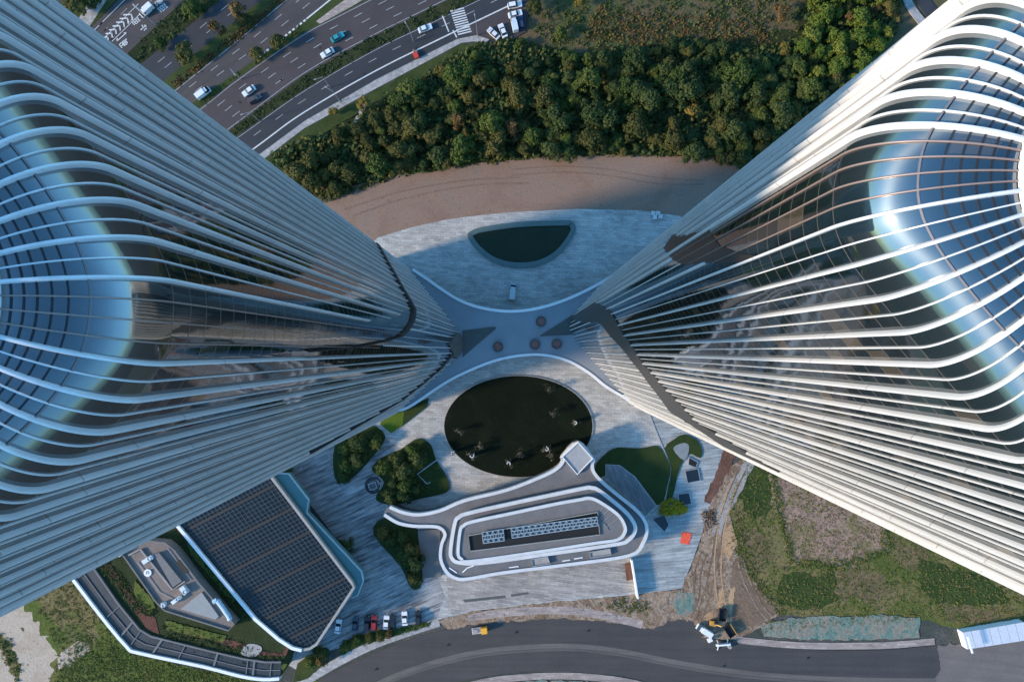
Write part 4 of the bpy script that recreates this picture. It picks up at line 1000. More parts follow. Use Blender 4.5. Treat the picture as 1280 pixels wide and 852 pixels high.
for c, sz, rt in (((510, 232), (3.4, 1.3), .55), ((692, 385), (2.6, 1.6), -.9), ((652, 435), (3.0, 1.1), .6), ((380, 200), (2.4, 0.9), .7), ((588, 458), (1.2, 1.2), 0)):
    p = P(*z6b([c])[0], Zp); r = empty('rooftop_unit', p, rt, None)
    tag(r, {510: 'pale blue ventilation unit on the penthouse roof behind the round white disc', 692: 'white ventilation unit at the right corner of the penthouse upstand', 652: 'long white ventilation unit near the pale triangular slab', 380: 'small white unit at the far left corner of the penthouse, by the tower', 588: 'small square white unit at the lower penthouse corner'}[c[0]], 'ventilation unit')
    mb = MB(); mb.box((0, 0, .7), (sz[0], sz[1], 1.4)); mb.build('casing', weathered('unit_white', (0.62, 0.68, 0.7), 0.5), r)
    mb = MB(); N = 14; rad = min(sz[1] * .42, .6); mb.strip([(sz[0] * .22 + rad * math.cos(2 * math.pi * k / N), rad * math.sin(2 * math.pi * k / N)) for k in range(N)], .12, 1.4, 1.55, True); mb.build('fan_ring', M['steel'], r)
p = P(*z6b([(503, 302)])[0], Zp); r = empty('round_sign', p, 0, 'round white disc with dark symbol lying on the penthouse roof', 'sign')
N = 30; mb = MB(); mb.slab([(1.15 * math.cos(2 * math.pi * k / N), 1.15 * math.sin(2 * math.pi * k / N)) for k in range(N)], 0, 0.35); mb.build('disc', M['white'], r)
mb = MB(); mb.bar((-.35, -.5, .37), (-.35, .35, .37), .16, .03); mb.bar((.4, -.45, .37), (.4, .5, .37), .16, .03); mb.bar((-.35, .1, .375), (.4, -.05, .375), .16, .03); mb.bar((-.35, .5, .375), (.4, .5, .375), .16, .03); mb.build('symbol', M['roof_grey'], r)
for pts, nm in ((z6b([(665, 235), (690, 222), (735, 275), (712, 292)]), 'black_hatch'),):
    mb = MB(); mb.slab(PL(pts, GZ + .8), GZ, GZ + 4.2); mb.build(nm, M['black'], gar)
mb = MB()
for a, b in zip(z6b([(830, 450), (850, 440), (880, 480), (910, 525)]), z6b([(850, 440), (880, 480), (910, 525), (915, 540)])):
    mb.bar(P(*a, GZ + 4.5), P(*b, GZ + 4.5), 1.5, 1.2, 10)
mb.build('blue_duct', weathered('duct_blue', (0.40, 0.54, 0.62), 0.4), gar)
p = P(*z2b([(322, 825)])[0], GZ); N = 24; mb = MB(); mb.slab([(p.x + (3.2 + .5 * math.sin(2 * a)) * math.cos(a), p.y + 2.1 * math.sin(a)) for a in [2 * math.pi * k / N for k in range(N)]], GZ, GZ + .2); mb.build('round_patio', M['concrete'], gar)

# ------------------------------------------------------------------ plants
def leaf_mat(name, a, b, c):
    m, nt, bs = newmat(name)
    oi = nt.nodes.new('ShaderNodeObjectInfo')
    geo = nt.nodes.new('ShaderNodeNewGeometry')
    n = noise(nt, geo.outputs['Position'], 0.8, 4, 0.7)
    f = mathn(nt, 'ADD', mathn(nt, 'MULTIPLY', oi.outputs['Random'], 0.5), mathn(nt, 'MULTIPLY', n, 0.55))
    col = ramp(nt, f, [(0.2, a), (0.5, b), (0.85, c)])
    link(nt, col, bs.inputs['Base Color']); bs.inputs['Roughness'].default_value = 0.75; bs.inputs['Specular IOR Level'].default_value = 0.15
    return m
LM = {'dark': leaf_mat('leaf_dark', (0.022, 0.042, 0.014), (0.042, 0.066, 0.02), (0.07, 0.09, 0.028)),
      'green': leaf_mat('leaf_green', (0.03, 0.056, 0.014), (0.06, 0.092, 0.02), (0.105, 0.125, 0.03)),
      'olive': leaf_mat('leaf_olive', (0.045, 0.054, 0.016), (0.08, 0.082, 0.024), (0.125, 0.112, 0.032)),
      'yellow': leaf_mat('leaf_yellow', (0.10, 0.085, 0.02), (0.155, 0.12, 0.026), (0.21, 0.15, 0.035)),
      'rust': leaf_mat('leaf_rust', (0.07, 0.05, 0.02), (0.11, 0.07, 0.026), (0.15, 0.095, 0.034)),
      'lime': leaf_mat('leaf_lime', (0.22, 0.19, 0.012), (0.30, 0.25, 0.016), (0.36, 0.29, 0.03)),
      'twig': leaf_mat('leaf_twig', (0.05, 0.05, 0.035), (0.10, 0.095, 0.07), (0.17, 0.16, 0.12))}
LM['scrub'] = leaf_mat('scrub_leaf', (0.075, 0.09, 0.022), (0.14, 0.135, 0.04), (0.23, 0.18, 0.075))
LM['grass'] = leaf_mat('grass_leaf', (0.05, 0.09, 0.016), (0.085, 0.13, 0.024), (0.14, 0.16, 0.04))
LM['bright'] = leaf_mat('leaf_bright', (0.05, 0.085, 0.014), (0.09, 0.13, 0.02), (0.15, 0.17, 0.03))
def crown_mesh(name, R, hgt, lumps, leaves, size, mat, z0=0.35, flat=0.75, squash=(1, 1)):
    v, f = [], []
    cs = [(0, 0, hgt * .72, R * .62)]
    for k in range(lumps):
        a = rr(0, 2 * math.pi); d = R * math.sqrt(rr(.05, 1.05)); r = R * rr(.16, .44)
        cs.append((d * math.cos(a) * squash[0], d * math.sin(a) * squash[1], hgt * (1 - .45 * (d / R) ** 2) - r * rr(.5, 1.1), r))
    for cx, cy, cz, r in cs:
        n = int(leaves * (r / (R * .4)) ** 2)
        for _ in range(n):
            # mostly on the upper shell of the clump
            zc = rr(-.35, 1); a = rr(0, 2 * math.pi); q = math.sqrt(max(0, 1 - zc * zc)); k = r * (rr(.55, 1.05) if rnd() < .8 else rr(1.0, 1.45))
            c = Vector((cx + q * math.cos(a) * k, cy + q * math.sin(a) * k, cz + zc * k * flat))
            nrm = Vector((q * math.cos(a) + rr(-.6, .6), q * math.sin(a) + rr(-.6, .6), zc + rr(-.4, .7))).normalized()
            t = nrm.orthogonal().normalized(); t = (Matrix.Rotation(rr(0, 6.28), 3, nrm) @ t); b = nrm.cross(t)
            s = size * rr(.6, 1.35); o = len(v)
            v += [tuple(c - t * s - b * s * .55), tuple(c + t * s * .2 - b * s * .8), tuple(c + t * s * 1.1), tuple(c + b * s * .7)]
            f.append((o, o + 1, o + 2, o + 3))
    me = bpy.data.meshes.new(name); me.from_pydata(v, [], f); me.materials.append(mat); return me
def trunk_mesh(hgt, R):
    mb = MB(); mb.cone((0, 0, 0), (0.1, 0, hgt * .55), .06 * R + .06, .035 * R + .03)
    for k in range(5):
        a = k * 1.26 + rr(-.4, .4); mb.cone((.06, 0, hgt * rr(.3, .52)), (R * .6 * math.cos(a), R * .6 * math.sin(a), hgt * rr(.62, .85)), .03 * R + .03, .02, 5)
    me = bpy.data.meshes.new('trunk'); me.from_pydata(mb.v, [], mb.f); me.materials.append(M['bark']); return me
KINDS = {}
def kind(k, mat, n=3, R=3.0, hgt=7.5, lumps=11, leaves=95, size=.34):
    KINDS[k] = []
    for i in range(n):
        me = crown_mesh('crown', R, hgt, lumps + i * 2, leaves, size, LM[mat], squash=(rr(.85, 1.1), rr(.85, 1.1))); KINDS[k].append((me, trunk_mesh(hgt, R)))
for k in ('dark', 'green', 'olive'): kind(k, k, 6, R=3.1, hgt=rr(6.5, 8.5), lumps=18, leaves=135, size=.27)
kind('yellow', 'yellow', 2, 2.6, 6.5, 9, 80); kind('rust', 'rust', 3, 2.8, 7.0, 10, 80)
kind('bright', 'bright', 4, 3.1, 7.5, 14, 100, .33)
kind('lime', 'lime', 1, 3.0, 3.0, 34, 150, .2)
def tree(k, px, py, s, label, cat='tree', group=None, name='tree', z=0.0, sz=None):
    me, tm = random.choice(KINDS[k])
    # the crown, not the foot, was measured in the picture
    c = P(px, py, z + 4.5 * s)
    r = empty(name, (c.x, c.y, z), rr(0, 6.28), label, cat, group); r.scale = (s * rr(.9, 1.1), s * rr(.9, 1.1), s * rr(.85, 1.15) if sz is None else sz)
    for nm, m_ in (('crown', me), ('trunk', tm)):
        o = bpy.data.objects.new(nm, m_); COL.objects.link(o); o.parent = r
    return r
WOOD = [(338, 200), (372, 178), (424, 165), (446, 150), (486, 122), (542, 92), (566, 72), (600, 62), (640, 52), (690, 64), (730, 74), (762, 66), (800, 62), (850, 52), (900, 58), (960, 62), (1004, 50), (1010, -14), (1125, -14), (1118, 40), (1066, 100), (1000, 158), (936, 206), (860, 190), (780, 189), (700, 190), (600, 199), (500, 214), (412, 243), (380, 232), (340, 206)]
WL = {'dark': 'dark green broadleaf tree packed into the wood above the brown field', 'green': 'mid green broadleaf tree packed into the wood above the brown field', 'olive': 'olive green broadleaf tree packed into the wood above the brown field', 'bright': 'bright green tree of the sunny grove beside the upper edge of the sunlit tower', 'yellow': 'autumn yellow tree among the greener ones of the wood', 'rust': 'rusty brown tree among the greener ones of the wood'}
spots = []; tries = 0
while tries < 14000 and len(spots) < 292:
    tries += 1; x, y = rr(330, 1130), rr(-16, 246)
    if not in_poly((x, y), WOOD): continue
    s = rr(.42, .85) if rnd() < .6 else rr(.8, 1.3)
    if x > 1000 and y < 95: s = rr(.55, .95)
    if any((x - a) ** 2 + (y - b) ** 2 < (6.0 * (s + c)) ** 2 for a, b, c in spots): continue
    spots.append((x, y, s))
for x, y, s in spots:
    e = rnd(); low = (y > 165 - (x - 340) * .03); right = x > 760
    if x > 1000 and y < 100: k = 'bright' if e < .8 else ('olive' if e < .96 else 'rust')
    elif x < 470: k = 'olive' if e < .45 else ('dark' if e < .72 else ('green' if e < .9 else 'rust'))
    elif y < 110 and x < 640: k = 'olive' if e < .4 else ('green' if e < .75 else ('yellow' if e < .85 else 'dark'))
    elif right: k = 'dark' if e < .55 else ('green' if e < .78 else ('olive' if e < .93 else 'yellow'))
    else: k = 'dark' if e < .42 else ('green' if e < .7 else ('olive' if e < .97 else 'rust'))
    if low and rnd() < .35: k = 'olive'
    tree(k, x, y, s, WL[k], 'tree', 'trees of the wood above the brown field')
# trees of the road medians
for k, x, y, s, lab in (('olive', 229, 64, .95, 'olive tree in the road median nearest the shaded tower edge'), ('rust', 271, 35, .95, 'brown-leaved tree standing second along the planted road median'), ('rust', 296, 12, .95, 'brown-leaved tree at the top edge of the picture in the planted median'), ('olive', 303, 24, .7, 'small olive tree between the two brown median trees and the kerb'), ('olive', 319, 66, .75, 'round olive tree on the narrow median above the white van lane'), ('olive', 346, 51, .72, 'small tree on the narrow median by the thick dashed line'), ('green', 237, 9, .8, 'bright green tree in the dark verge beside the chevron road'), ('green', 199, 53, .6, 'small green tree low in the dark verge by the tower edge'), ('yellow', 454, 127, .85, 'bright yellow tree where the footpath meets the pavement'), ('yellow', 418, 138, .6, 'small orange-yellow tree at the pavement edge above the wood'), ('olive', 92, 6, 1.0, 'olive tree at the upper left corner beside the forecourt'), ('dark', 112, -2, .9, 'dark tree at the upper left corner beyond the forecourt'),
                           ('yellow', 724, 2, .7, 'yellow tree alone at the top of the meadow'), ('rust', 976, 15, .9, 'rusty tree at the upper end of the meadow beside the green grove'), ('rust', 1063, 22, .6, 'orange-tinged tree inside the bright green grove by the sunlit tower'), ('olive', 668, 8, .8, 'olive tree beside the parked cars at the top'), ('green', 700, 40, .6, 'lone green tree at the lower edge of the meadow')):
    tree(k, x, y, s, lab)
# court trees
courts = [(431, 562), (447, 551), (461, 545), (432, 582), (445, 575), (428, 595), (470, 553)]
for i, (x, y) in enumerate(courts): tree('dark' if i % 3 else 'green', x, y, rr(.6, .9), 'dark green tree in the bed tucked under the left tower', 'tree', 'trees in the bed under the left tower')
courts = [(480, 585), (496, 575), (505, 590), (492, 603), (508, 606), (487, 622), (505, 620), (520, 612), (515, 560), (522, 572)]
for i, (x, y) in enumerate(courts): tree('dark' if i % 4 else 'green', x, y, rr(.6, .95), 'dark tree in the lobed bed left of the ellipse', 'tree', 'trees in the lobed bed left of the ellipse')
courts = [(477, 668), (489, 676), (503, 672), (512, 688), (505, 697), (518, 703), (517, 722)]
for i, (x, y) in enumerate(courts): tree('dark' if i % 3 else 'olive', x, y, rr(.6, .95), 'dark tree in the bed between striped paving and ramp', 'tree', 'trees in the bed by the ramp')
tree('dark', 430, 681, .8, 'single dark tree on the striped paving beside the teal side canopy')
tree('dark', 352, 588, .8, 'dark tree half hidden between the left tower and the teal canopy')
for i, (x, y, k) in enumerate([(432, 806, 'green'), (446, 800, 'green'), (462, 797, 'olive'), (474, 795, 'olive'), (486, 792, 'rust')]):
    tree(k, x, y, rr(.42, .6), ['bushy green tree leftmost in the strip below the parked cars', 'bushy green tree second from left in the strip below the parked cars', 'olive bushy tree in the middle of the strip below the parked cars', 'olive bushy tree below the red parked car', 'brownish bushy tree below the white and dark car pair'][i])
for i, (x, y, k) in enumerate([(398, 815, 'olive'), (388, 828, 'green'), (402, 826, 'rust')]):
    tree(k, x, y, .6, ['olive tree right beside the lower tip of the gridded roof', 'green tree by the pavement below the gridded roof tip', 'rusty tree by the pavement corner below the gridded roof tip'][i])
c = P(840, 634); r = empty('round_bush', c, 0, 'yellow-green oval clipped bush on the right plaza by the path edging', 'bush'); r.scale = (1.45, .9, .8)
me, tm = KINDS['lime'][0]
for nm, m_ in (('foliage', me), ('stem', tm)):
    o = bpy.data.objects.new(nm, m_); COL.objects.link(o); o.parent = r
# pale saplings in the ellipse
sapl = []
for i in range(2): sapl.append((crown_mesh('crown', 1.9, 4.0, 5, 22, .22, LM['twig']), trunk_mesh(4.0, 1.6)))
LABS = ['pale sapling highest up in the dark ellipse', 'pale sapling second from the top right in the dark ellipse', 'bright white-stemmed sapling nearest the right edge of the dark ellipse', 'faint sapling highest on the left side of the dark ellipse', 'sapling closest to the left edge of the dark ellipse', 'white-stemmed sapling between the left-edge one and the bottom one', 'faint sapling just above the white-stemmed left one', 'white-stemmed sapling at the bottom of the dark ellipse', 'sapling in the lower middle of the dark ellipse, nearest the lift roof on its left', 'white-stemmed sapling just left of the square lift roof', 'greenish sapling right under the white-stemmed one by the lift roof']
wst = plain('white_stem', (0.7, 0.7, 0.68), 0.6)
for i, (x, y) in enumerate([(687, 486), (693, 515), (718, 527), (576, 537), (567, 564), (591, 567), (601, 556), (636, 577), (650, 566), (683, 559), (688, 568)]):
    c = P(x, y); r = empty('sapling', c, rr(0, 6), LABS[i], 'sapling', 'saplings in the dark ellipse'); r.scale = (rr(.8, 1.1),) * 3
    me, tm = sapl[i % 2]
    for nm, m_ in (('crown', me), ('trunk', tm)):
        o = bpy.data.objects.new(nm, m_); COL.objects.link(o); o.parent = r
    if i in (2, 4, 5, 7, 9):
        mb = MB(); N = 12; mb.strip([(.55 * math.cos(2 * math.pi * k / N), .55 * math.sin(2 * math.pi * k / N)) for k in range(9)], .2, .1, 4.2); mb.build('white_wrap', wst, r)

# uncountable low growth: median shrubs, scrub of the fields, wood undergrowth
def scatter(name, poly, n, s0, s1, mat, keep=None, h=1.0, z=0.0):
    xs = [p[0] for p in poly]; ys = [p[1] for p in poly]; v, f = [], []; k = 0; t = 0
    while k < n and t < n * 12:
        t += 1; x, y = rr(min(xs), max(xs)), rr(min(ys), max(ys))
        if not in_poly((x, y), poly) or (keep and not keep(x, y)): continue
        k += 1; c = P(x, y, z); R = rr(s0, s1)
        for _ in range(9):
            a = rr(0, 6.28); q = Vector((rr(-1, 1) * R, rr(-1, 1) * R, rr(.1, .8) * R * h)); s = R * rr(.35, .6)
            nrm = Vector((rr(-1, 1), rr(-1, 1), rr(.3, 1.4))).normalized(); tt = nrm.orthogonal().normalized(); b = nrm.cross(tt); o = len(v)
            v += [tuple(c + q - tt * s), tuple(c + q - b * s * .8), tuple(c + q + tt * s), tuple(c + q + b * s * .7)]; f.append((o, o + 1, o + 2, o + 3))
    me = bpy.data.meshes.new(name); me.from_pydata(v, [], f); me.materials.append(mat)
    o = bpy.data.objects.new(name, me); COL.objects.link(o); o['kind'] = 'stuff'; return o
scatter('undergrowth', WOOD, 2600, .6, 1.8, LM['dark'], h=1.6)
scatter('undergrowth', WOOD, 1100, .5, 1.5, LM['olive'], h=1.8)
scatter('median_shrubs', [(215, 104), (290, 45), (350, -5), (356, 2), (296, 52), (224, 108)], 240, .4, .9, LM['rust'])
scatter('median_shrubs', [(250, 128), (330, 68), (380, 28), (378, 40), (300, 94), (256, 131)], 130, .3, .7, LM['olive'])
scatter('verge_shrubs', between(1, 2), 700, .4, 1.0, LM['dark'])
scatter('hedge_plants', between(7, 8), 1300, .4, .9, LM['dark'])
scatter('scrub', [(935, 560), (1010, 560), (1290, 730), (1280, 790), (1165, 772), (975, 768), (940, 725), (918, 690), (908, 640)], 2400, .14, .42, LM['scrub'], keep=lambda x, y: not (972 < x < 1100 and 592 < y < 702 and y > 592 + (x - 985) * .55))
scatter('scrub', [(935, 560), (1010, 560), (1290, 730), (1280, 790), (1165, 772), (975, 768), (940, 725), (918, 690), (908, 640)], 1700, .14, .45, LM['grass'], keep=lambda x, y: not (968 < x < 1112 and 588 < y < 708 and y > 588 + (x - 985) * .5))
scatter('dry_stalks', [(970, 592), (1010, 600), (1110, 662), (1080, 700), (990, 700)], 1500, .12, .36, leaf_mat('dry_leaf', (0.20, 0.14, 0.09), (0.32, 0.22, 0.155), (0.42, 0.30, 0.22)))
scatter('weeds', [(40, 745), (90, 718), (170, 818), (330, 852), (60, 870), (75, 815)], 1500, .15, .45, LM['scrub'])
scatter('weeds', [(100, 790), (170, 818), (330, 852), (60, 870), (75, 835)], 1500, .15, .45, LM['grass'])
scatter('weeds', [(-10, 790), (12, 795), (28, 840), (20, 852), (2, 815)], 70, .3, .8, LM['scrub'])
scatter('meadow_tufts', [(660, 40), (700, 0), (1000, -20), (1000, 45), (800, 62), (700, 62)], 700, .15, .5, LM['grass'])
scatter('bed_plants', [(424, 806), (448, 793), (490, 786), (540, 776), (537, 781), (490, 795), (450, 806), (426, 818)], 260, .3, .6, LM['green'])
scatter('rubble', [(905, 585), (925, 575), (914, 640), (916, 682), (940, 722), (960, 768), (900, 790), (850, 765), (850, 740), (872, 690), (885, 640)], 420, .12, .4, M['dirt'])
scatter('rubble', [(545, 776), (590, 766), (680, 755), (790, 745), (850, 740), (840, 782), (770, 772), (700, 760), (600, 772)], 260, .12, .4, M['gravel'])
scatter('rubble', [(878, 640), (892, 636), (896, 656), (880, 662)], 60, .3, .8, M['darkdirt'])
scatter('verge_weeds', [(745, 752), (790, 746), (815, 752), (812, 768), (770, 764)], 160, .15, .6, LM['scrub'])
scatter('scrub', [(990, 596), (1075, 645), (1105, 665), (1075, 702), (1000, 704), (976, 650)], 260, .15, .5, LM['scrub'])

# ------------------------------------------------------------------ vehicles
def rbox(mb, x0, x1, y, z0, z1, r=.25, top=.0):
    """body block with rounded corners in plan; top pulls the roof line in"""
    def ring(z, ins):
        pts = []
        for cx, cy, a0 in ((x1 - r, y - r, 0), (x0 + r, y - r, 90), (x0 + r, -y + r, 180), (x1 - r, -y + r, 270)):
            for k in range(4):
                a = math.radians(a0 + 30 * k); pts.append(((cx + r * math.cos(a)) * (1 - ins), (cy + r * math.sin(a)) * (1 - ins), z))
        return pts
    a, b, c = ring(z0, .0), ring((z0 + z1) / 2 + .1, 0), ring(z1, .03 + top); n = len(a)
    fs = [(i, (i + 1) % n, n + (i + 1) % n, n + i) for i in range(n)] + [(n + i, n + (i + 1) % n, 2 * n + (i + 1) % n, 2 * n + i) for i in range(n)] + [tuple(range(2 * n, 3 * n))]
    mb.add(a + b + c, fs)
def car(name, px, py, heading, paint, label, cat='car', kind='saloon', group=None):
    """heading: direction of the bonnet in the picture, degrees anticlockwise from right"""
    c = P(px, py, 0.8); r = empty(name, (c.x, c.y, ZP), math.radians(heading), label, cat, group)
    pm = plain('car_paint', paint, .3, 0.1); g = M['dark_glass']
    L = {'saloon': 4.7, 'van': 5.2, 'suv': 4.8, 'truck': 5.6}[kind] / 2; w = .95
    mb = MB()
    if kind in ('saloon', 'suv'):
        rbox(mb, -L, L, w, .28, .92, .32); mb.build('body', pm, r, False)
        z1 = 1.45 if kind == 'saloon' else 1.7; xa, xb = (-1.75, 1.05) if kind == 'saloon' else (-2.15, 1.0)
        v = [(xa, -.86, .9), (xb, -.86, .9), (xb, .86, .9), (xa, .86, .9), (xa + .6, -.68, z1), (xb - .75, -.68, z1), (xb - .75, .68, z1), (xa + .6, .68, z1)]
        if kind == 'suv': v[4] = (xa + .25, -.7, z1); v[7] = (xa + .25, .7, z1)
        for nm, fc in (('windscreen', (1, 2, 6, 5)), ('rear_window', (3, 0, 4, 7)), ('side_window', (0, 1, 5, 4)), ('side_window', (2, 3, 7, 6))):
            m2 = MB(); m2.add([v[i] for i in fc], [(0, 1, 2, 3)]); m2.build(nm, g, r)
        m2 = MB(); m2.add([tuple(v[i]) for i in (4, 5, 6, 7)] + [(v[i][0], v[i][1], z1 + .04) for i in (4, 5, 6, 7)], [(4, 5, 6, 7), (0, 1, 5, 4), (1, 2, 6, 5), (2, 3, 7, 6), (3, 0, 4, 7)]); m2.build('roof', pm, r)
    else:
        xb = L - 1.35
        rbox(mb, -L, L, w, .3, 1.0, .22); mb.build('body', pm, r)
        m2 = MB(); rbox(m2, -L + .03, xb - .55, w - .03, 1.0, 2.2, .12); m2.build('cargo_box', pm, r)
        v = [(xb - .5, -.9, 1.0), (L - .25, -.9, 1.0), (L - .25, .9, 1.0), (xb - .5, .9, 1.0), (xb - .5, -.75, 1.9), (xb + .35, -.75, 1.9), (xb + .35, .75, 1.9), (xb - .5, .75, 1.9)]
        for nm, fc in (('windscreen', (1, 2, 6, 5)), ('side_window', (0, 1, 5, 4)), ('side_window', (2, 3, 7, 6))):
            m2 = MB(); m2.add([v[i] for i in fc], [(0, 1, 2, 3)]); m2.build(nm, g, r)
        m2 = MB(); m2.add([v[i] for i in (4, 5, 6, 7)], [(0, 1, 2, 3)]); m2.build('cab_roof', pm, r)
    for x in (-L + .85, L - .9):
        for y in (-1, 1):
            m2 = MB(); m2.bar((x, y * .97, .33), (x, y * .75, .33), .64, .64, 12); m2.build('wheel', M['rubber'], r)
    for y in (-1, 1):
        m2 = MB(); m2.box((L - .12, y * .62, .74), (.3, .36, .14)); m2.build('headlight', M['white'], r)
    return r
WH, DK, SIL = (.78, .79, .8), (.02, .025, .035), (.45, .47, .5)
car('van', 184, 14, 222, WH, 'white van on the chevron road beside the gantry', 'van', 'van')
car('van', 254.5, 117, 38, WH, 'white box van at the narrow median, close to the tower edge', 'van', 'van')
car('parked_car' if False else 'car', 311.5, 114, 216, WH, 'white car on the wide road beside a dark pickup, near the tower edge')
car('car', 318.5, 124, 32, (.10, .08, .09), 'dark car with pinkish front just beside a white car on the wide road', kind='suv')
car('car', 409.5, 66.5, 211, WH, 'white car following the teal car on the wide road')
car('car', 422, 47, 30, (.03, .30, .34), 'teal car on the wide road')
car('car', 531.5, 36, 20, (.7, .74, .78), 'silver-white car alone on the dark road before the crossing')
car('car', 643.5, 7, 10, WH, 'white car parked highest up at the end of the apron', kind='suv', group='cars parked on the apron at the top')
car('car', 644, 18, 15, WH, 'white saloon parked second from the top of the apron', group='cars parked on the apron at the top')
car('car', 651, 29, 100, (.03, .06, .12), 'dark blue car parked by the pale kerb of the apron', kind='suv', group='cars parked on the apron at the top')
car('van', 643, 31, 102, (.62, .70, .74), 'pale blue van parked tight against the dark blue car', 'van', 'van', 'cars parked on the apron at the top')
car('car', 628.5, 39, 112, WH, 'white hatchback parked between the pale van and the black-topped car', group='cars parked on the apron at the top')
car('car', 617, 42.5, 138, (.72, .70, .70), 'white car with black top parked at the pavement corner', group='cars parked on the apron at the top')
g3 = 'cars parked in a row on the striped paving'
for x, y, h_, colr, kd, lab in ((423, 782, 80, WH, 'saloon', 'white car leftmost in the parked row, beside the gridded roof'), (444, 779, 86, (.05, .07, .10), 'saloon', 'dark blue-grey car standing alone, second from the left in the parked row'), (459, 778, 88, DK, 'suv', 'black car parked tight beside the red car'), (468, 777, 88, (.32, .03, .035), 'suv', 'red car in the parked row'), (483, 777, 86, WH, 'saloon', 'white car parked tight beside a black car, right of the red car'), (491, 776, 92, DK, 'saloon', 'black car tight on the right of a white car in the parked row'), (506, 772, 93, WH, 'saloon', 'white car alone, second from the right end of the parked row'), (523, 771, 90, (.025, .03, .035), 'suv', 'black car at the right end of the parked row')):
    car('car', x, y, h_, colr, lab, 'car', kd, g3)
car('minibus', 641, 365, 84, (.5, .56, .58), 'silver van parked on the plaza below the half-moon pond', 'van', 'van')
# small red three-wheeler on the cycle lane
c = P(519.5, 69); r = empty('cargo_tricycle', (c.x, c.y, ZP), math.radians(115), 'small red cargo tricycle at the pavement edge of the dark road', 'tricycle')
rd = plain('trike_red', (.55, .05, .03), .5); og = plain('trike_orange', (.75, .22, .05), .5)
mb = MB(); rbox(mb, -1.6, .4, .75, .45, 1.0, .1); mb.build('cargo_bed', rd, r)
mb = MB(); mb.box((.9, 0, .7), (.9, .35, .3)); mb.bar((1.3, 0, .6), (1.15, 0, 1.25), .1); mb.build('frame', og, r)
mb = MB(); mb.bar((1.15, -.4, 1.25), (1.15, .4, 1.25), .08); mb.build('handlebar', M['steel'], r)
mb = MB(); mb.box((.55, 0, .95), (.5, .4, .14)); mb.build('seat', M['rubber'], r)
for x, y in ((-1.1, .8), (-1.1, -.8), (1.4, 0)):
    mb = MB(); mb.bar((x, y - .06, .3), (x, y + .06, .3), .6, .6, 12); mb.build('wheel', M['rubber'], r)
# orange maintenance truck on the lower road
c = P(600, 785.5); r = empty('work_truck', (c.x, c.y, ZP), math.radians(8), 'orange work truck with pale flatbed on the lower road by the entrance', 'truck')
mb = MB(); rbox(mb, .5, 2.5, 1.0, .4, 2.1, .2); mb.build('cab', plain('cab_orange', (.80, .38, .03), .4), r)
mb = MB(); mb.add([(2.49, -.8, 1.2), (2.49, .8, 1.2), (2.3, .75, 2.0), (2.3, -.75, 2.0)], [(0, 1, 2, 3)]); mb.build('windscreen', M['dark_glass'], r)
mb = MB(); mb.box((-1.1, 0, .75), (3.0, 2.0, .3)); mb.build('flatbed', weathered('bed_pale', (.5, .48, .52), .6), r)
mb = MB(); mb.box((-1.5, 0, 1.15), (1.6, 1.4, .5)); mb.build('load', M['concrete'], r)
for x in (-1.8, 1.5):
    for y in (-.95, .95):
        mb = MB(); mb.bar((x, y - .12, .4), (x, y + .12, .4), .8, .8, 12); mb.build('wheel', M['rubber'], r)
# digger with its skips, white machines
c = P(891, 777); r = empty('excavator', (c.x, c.y, ZP), math.radians(-8), 'yellow excavator on the churned earth beside the lower road', 'excavator', scale=.72)
for y in (-1.0, 1.0):
    mb = MB(); rbox(mb, -1.7, 1.7, .28, .0, .75, .25); mb.v = [(a, b + y, d) for a, b, d in mb.v]; mb.build('track', M['rubber'], r)
mb = MB(); rbox(mb, -1.9, 1.0, 1.15, .8, 1.7, .3); mb.build('house', M['machine'], r)
mb = MB(); rbox(mb, -.2, 1.1, .45, 1.7, 2.7, .15); mb.v = [(a, b + .6, d) for a, b, d in mb.v]; mb.build('cab', M['dark_glass'], r)
mb = MB(); mb.bar((.8, -.2, 1.5), (3.0, -.2, 3.0), .45, .5); mb.build('boom', M['machine'], r)
mb = MB(); mb.bar((3.0, -.2, 3.0), (4.6, -.2, 1.3), .35, .4); mb.build('arm', M['machine'], r)
mb = MB(); mb.add([(4.3, -.7, 1.3), (5.1, -.7, 1.2), (5.1, .3, 1.2), (4.3, .3, 1.3), (4.4, -.7, .3), (4.9, -.7, .35), (4.9, .3, .35), (4.4, .3, .3)], [(0, 1, 5, 4), (1, 2, 6, 5), (2, 3, 7, 6), (3, 0, 4, 7), (7, 6, 5, 4)]); mb.build('bucket', M['steel'], r)
for x, y, rot, lab in ((901.5, 766, 84, 'black open skip standing upright above the excavator'), (910.5, 786, 122, 'black open skip tilted by the kerb right of the excavator')):
    c = P(x, y); r = empty('skip', (c.x, c.y, ZP), math.radians(rot), lab, 'skip', 'skips by the excavator')
    mb = MB(); mb.strip([(-1.9, -1.15), (1.9, -1.15), (1.9, 1.15), (-1.9, 1.15)], .14, .3, 1.5, True); mb.build('sides', M['rubber'], r)
    mb = MB(); mb.box((0, 0, .6), (3.8, 2.3, .5)); mb.build('load', M['black'], r)
    if rot > 90: mb = MB(); mb.bar((-2, -1.35, 1.4), (2, -1.35, 1.4), .25, .2); mb.build('rail', M['machine'], r)
car('pickup_truck', 880, 787, 148, WH, 'white pickup parked askew left of the excavator', 'truck', 'truck')
c = P(886, 797.5); r = empty('generator', (c.x, c.y, ZP), math.radians(25), 'small white generator box between the pickup and the trailer', 'generator')
mb = MB(); rbox(mb, -.8, .8, .55, .3, 1.3, .1); mb.build('casing', M['white'], r)
mb = MB(); mb.bar((.3, .2, 1.2), (.3, .2, 1.7), .14, .14, 8); mb.build('exhaust', M['steel'], r)
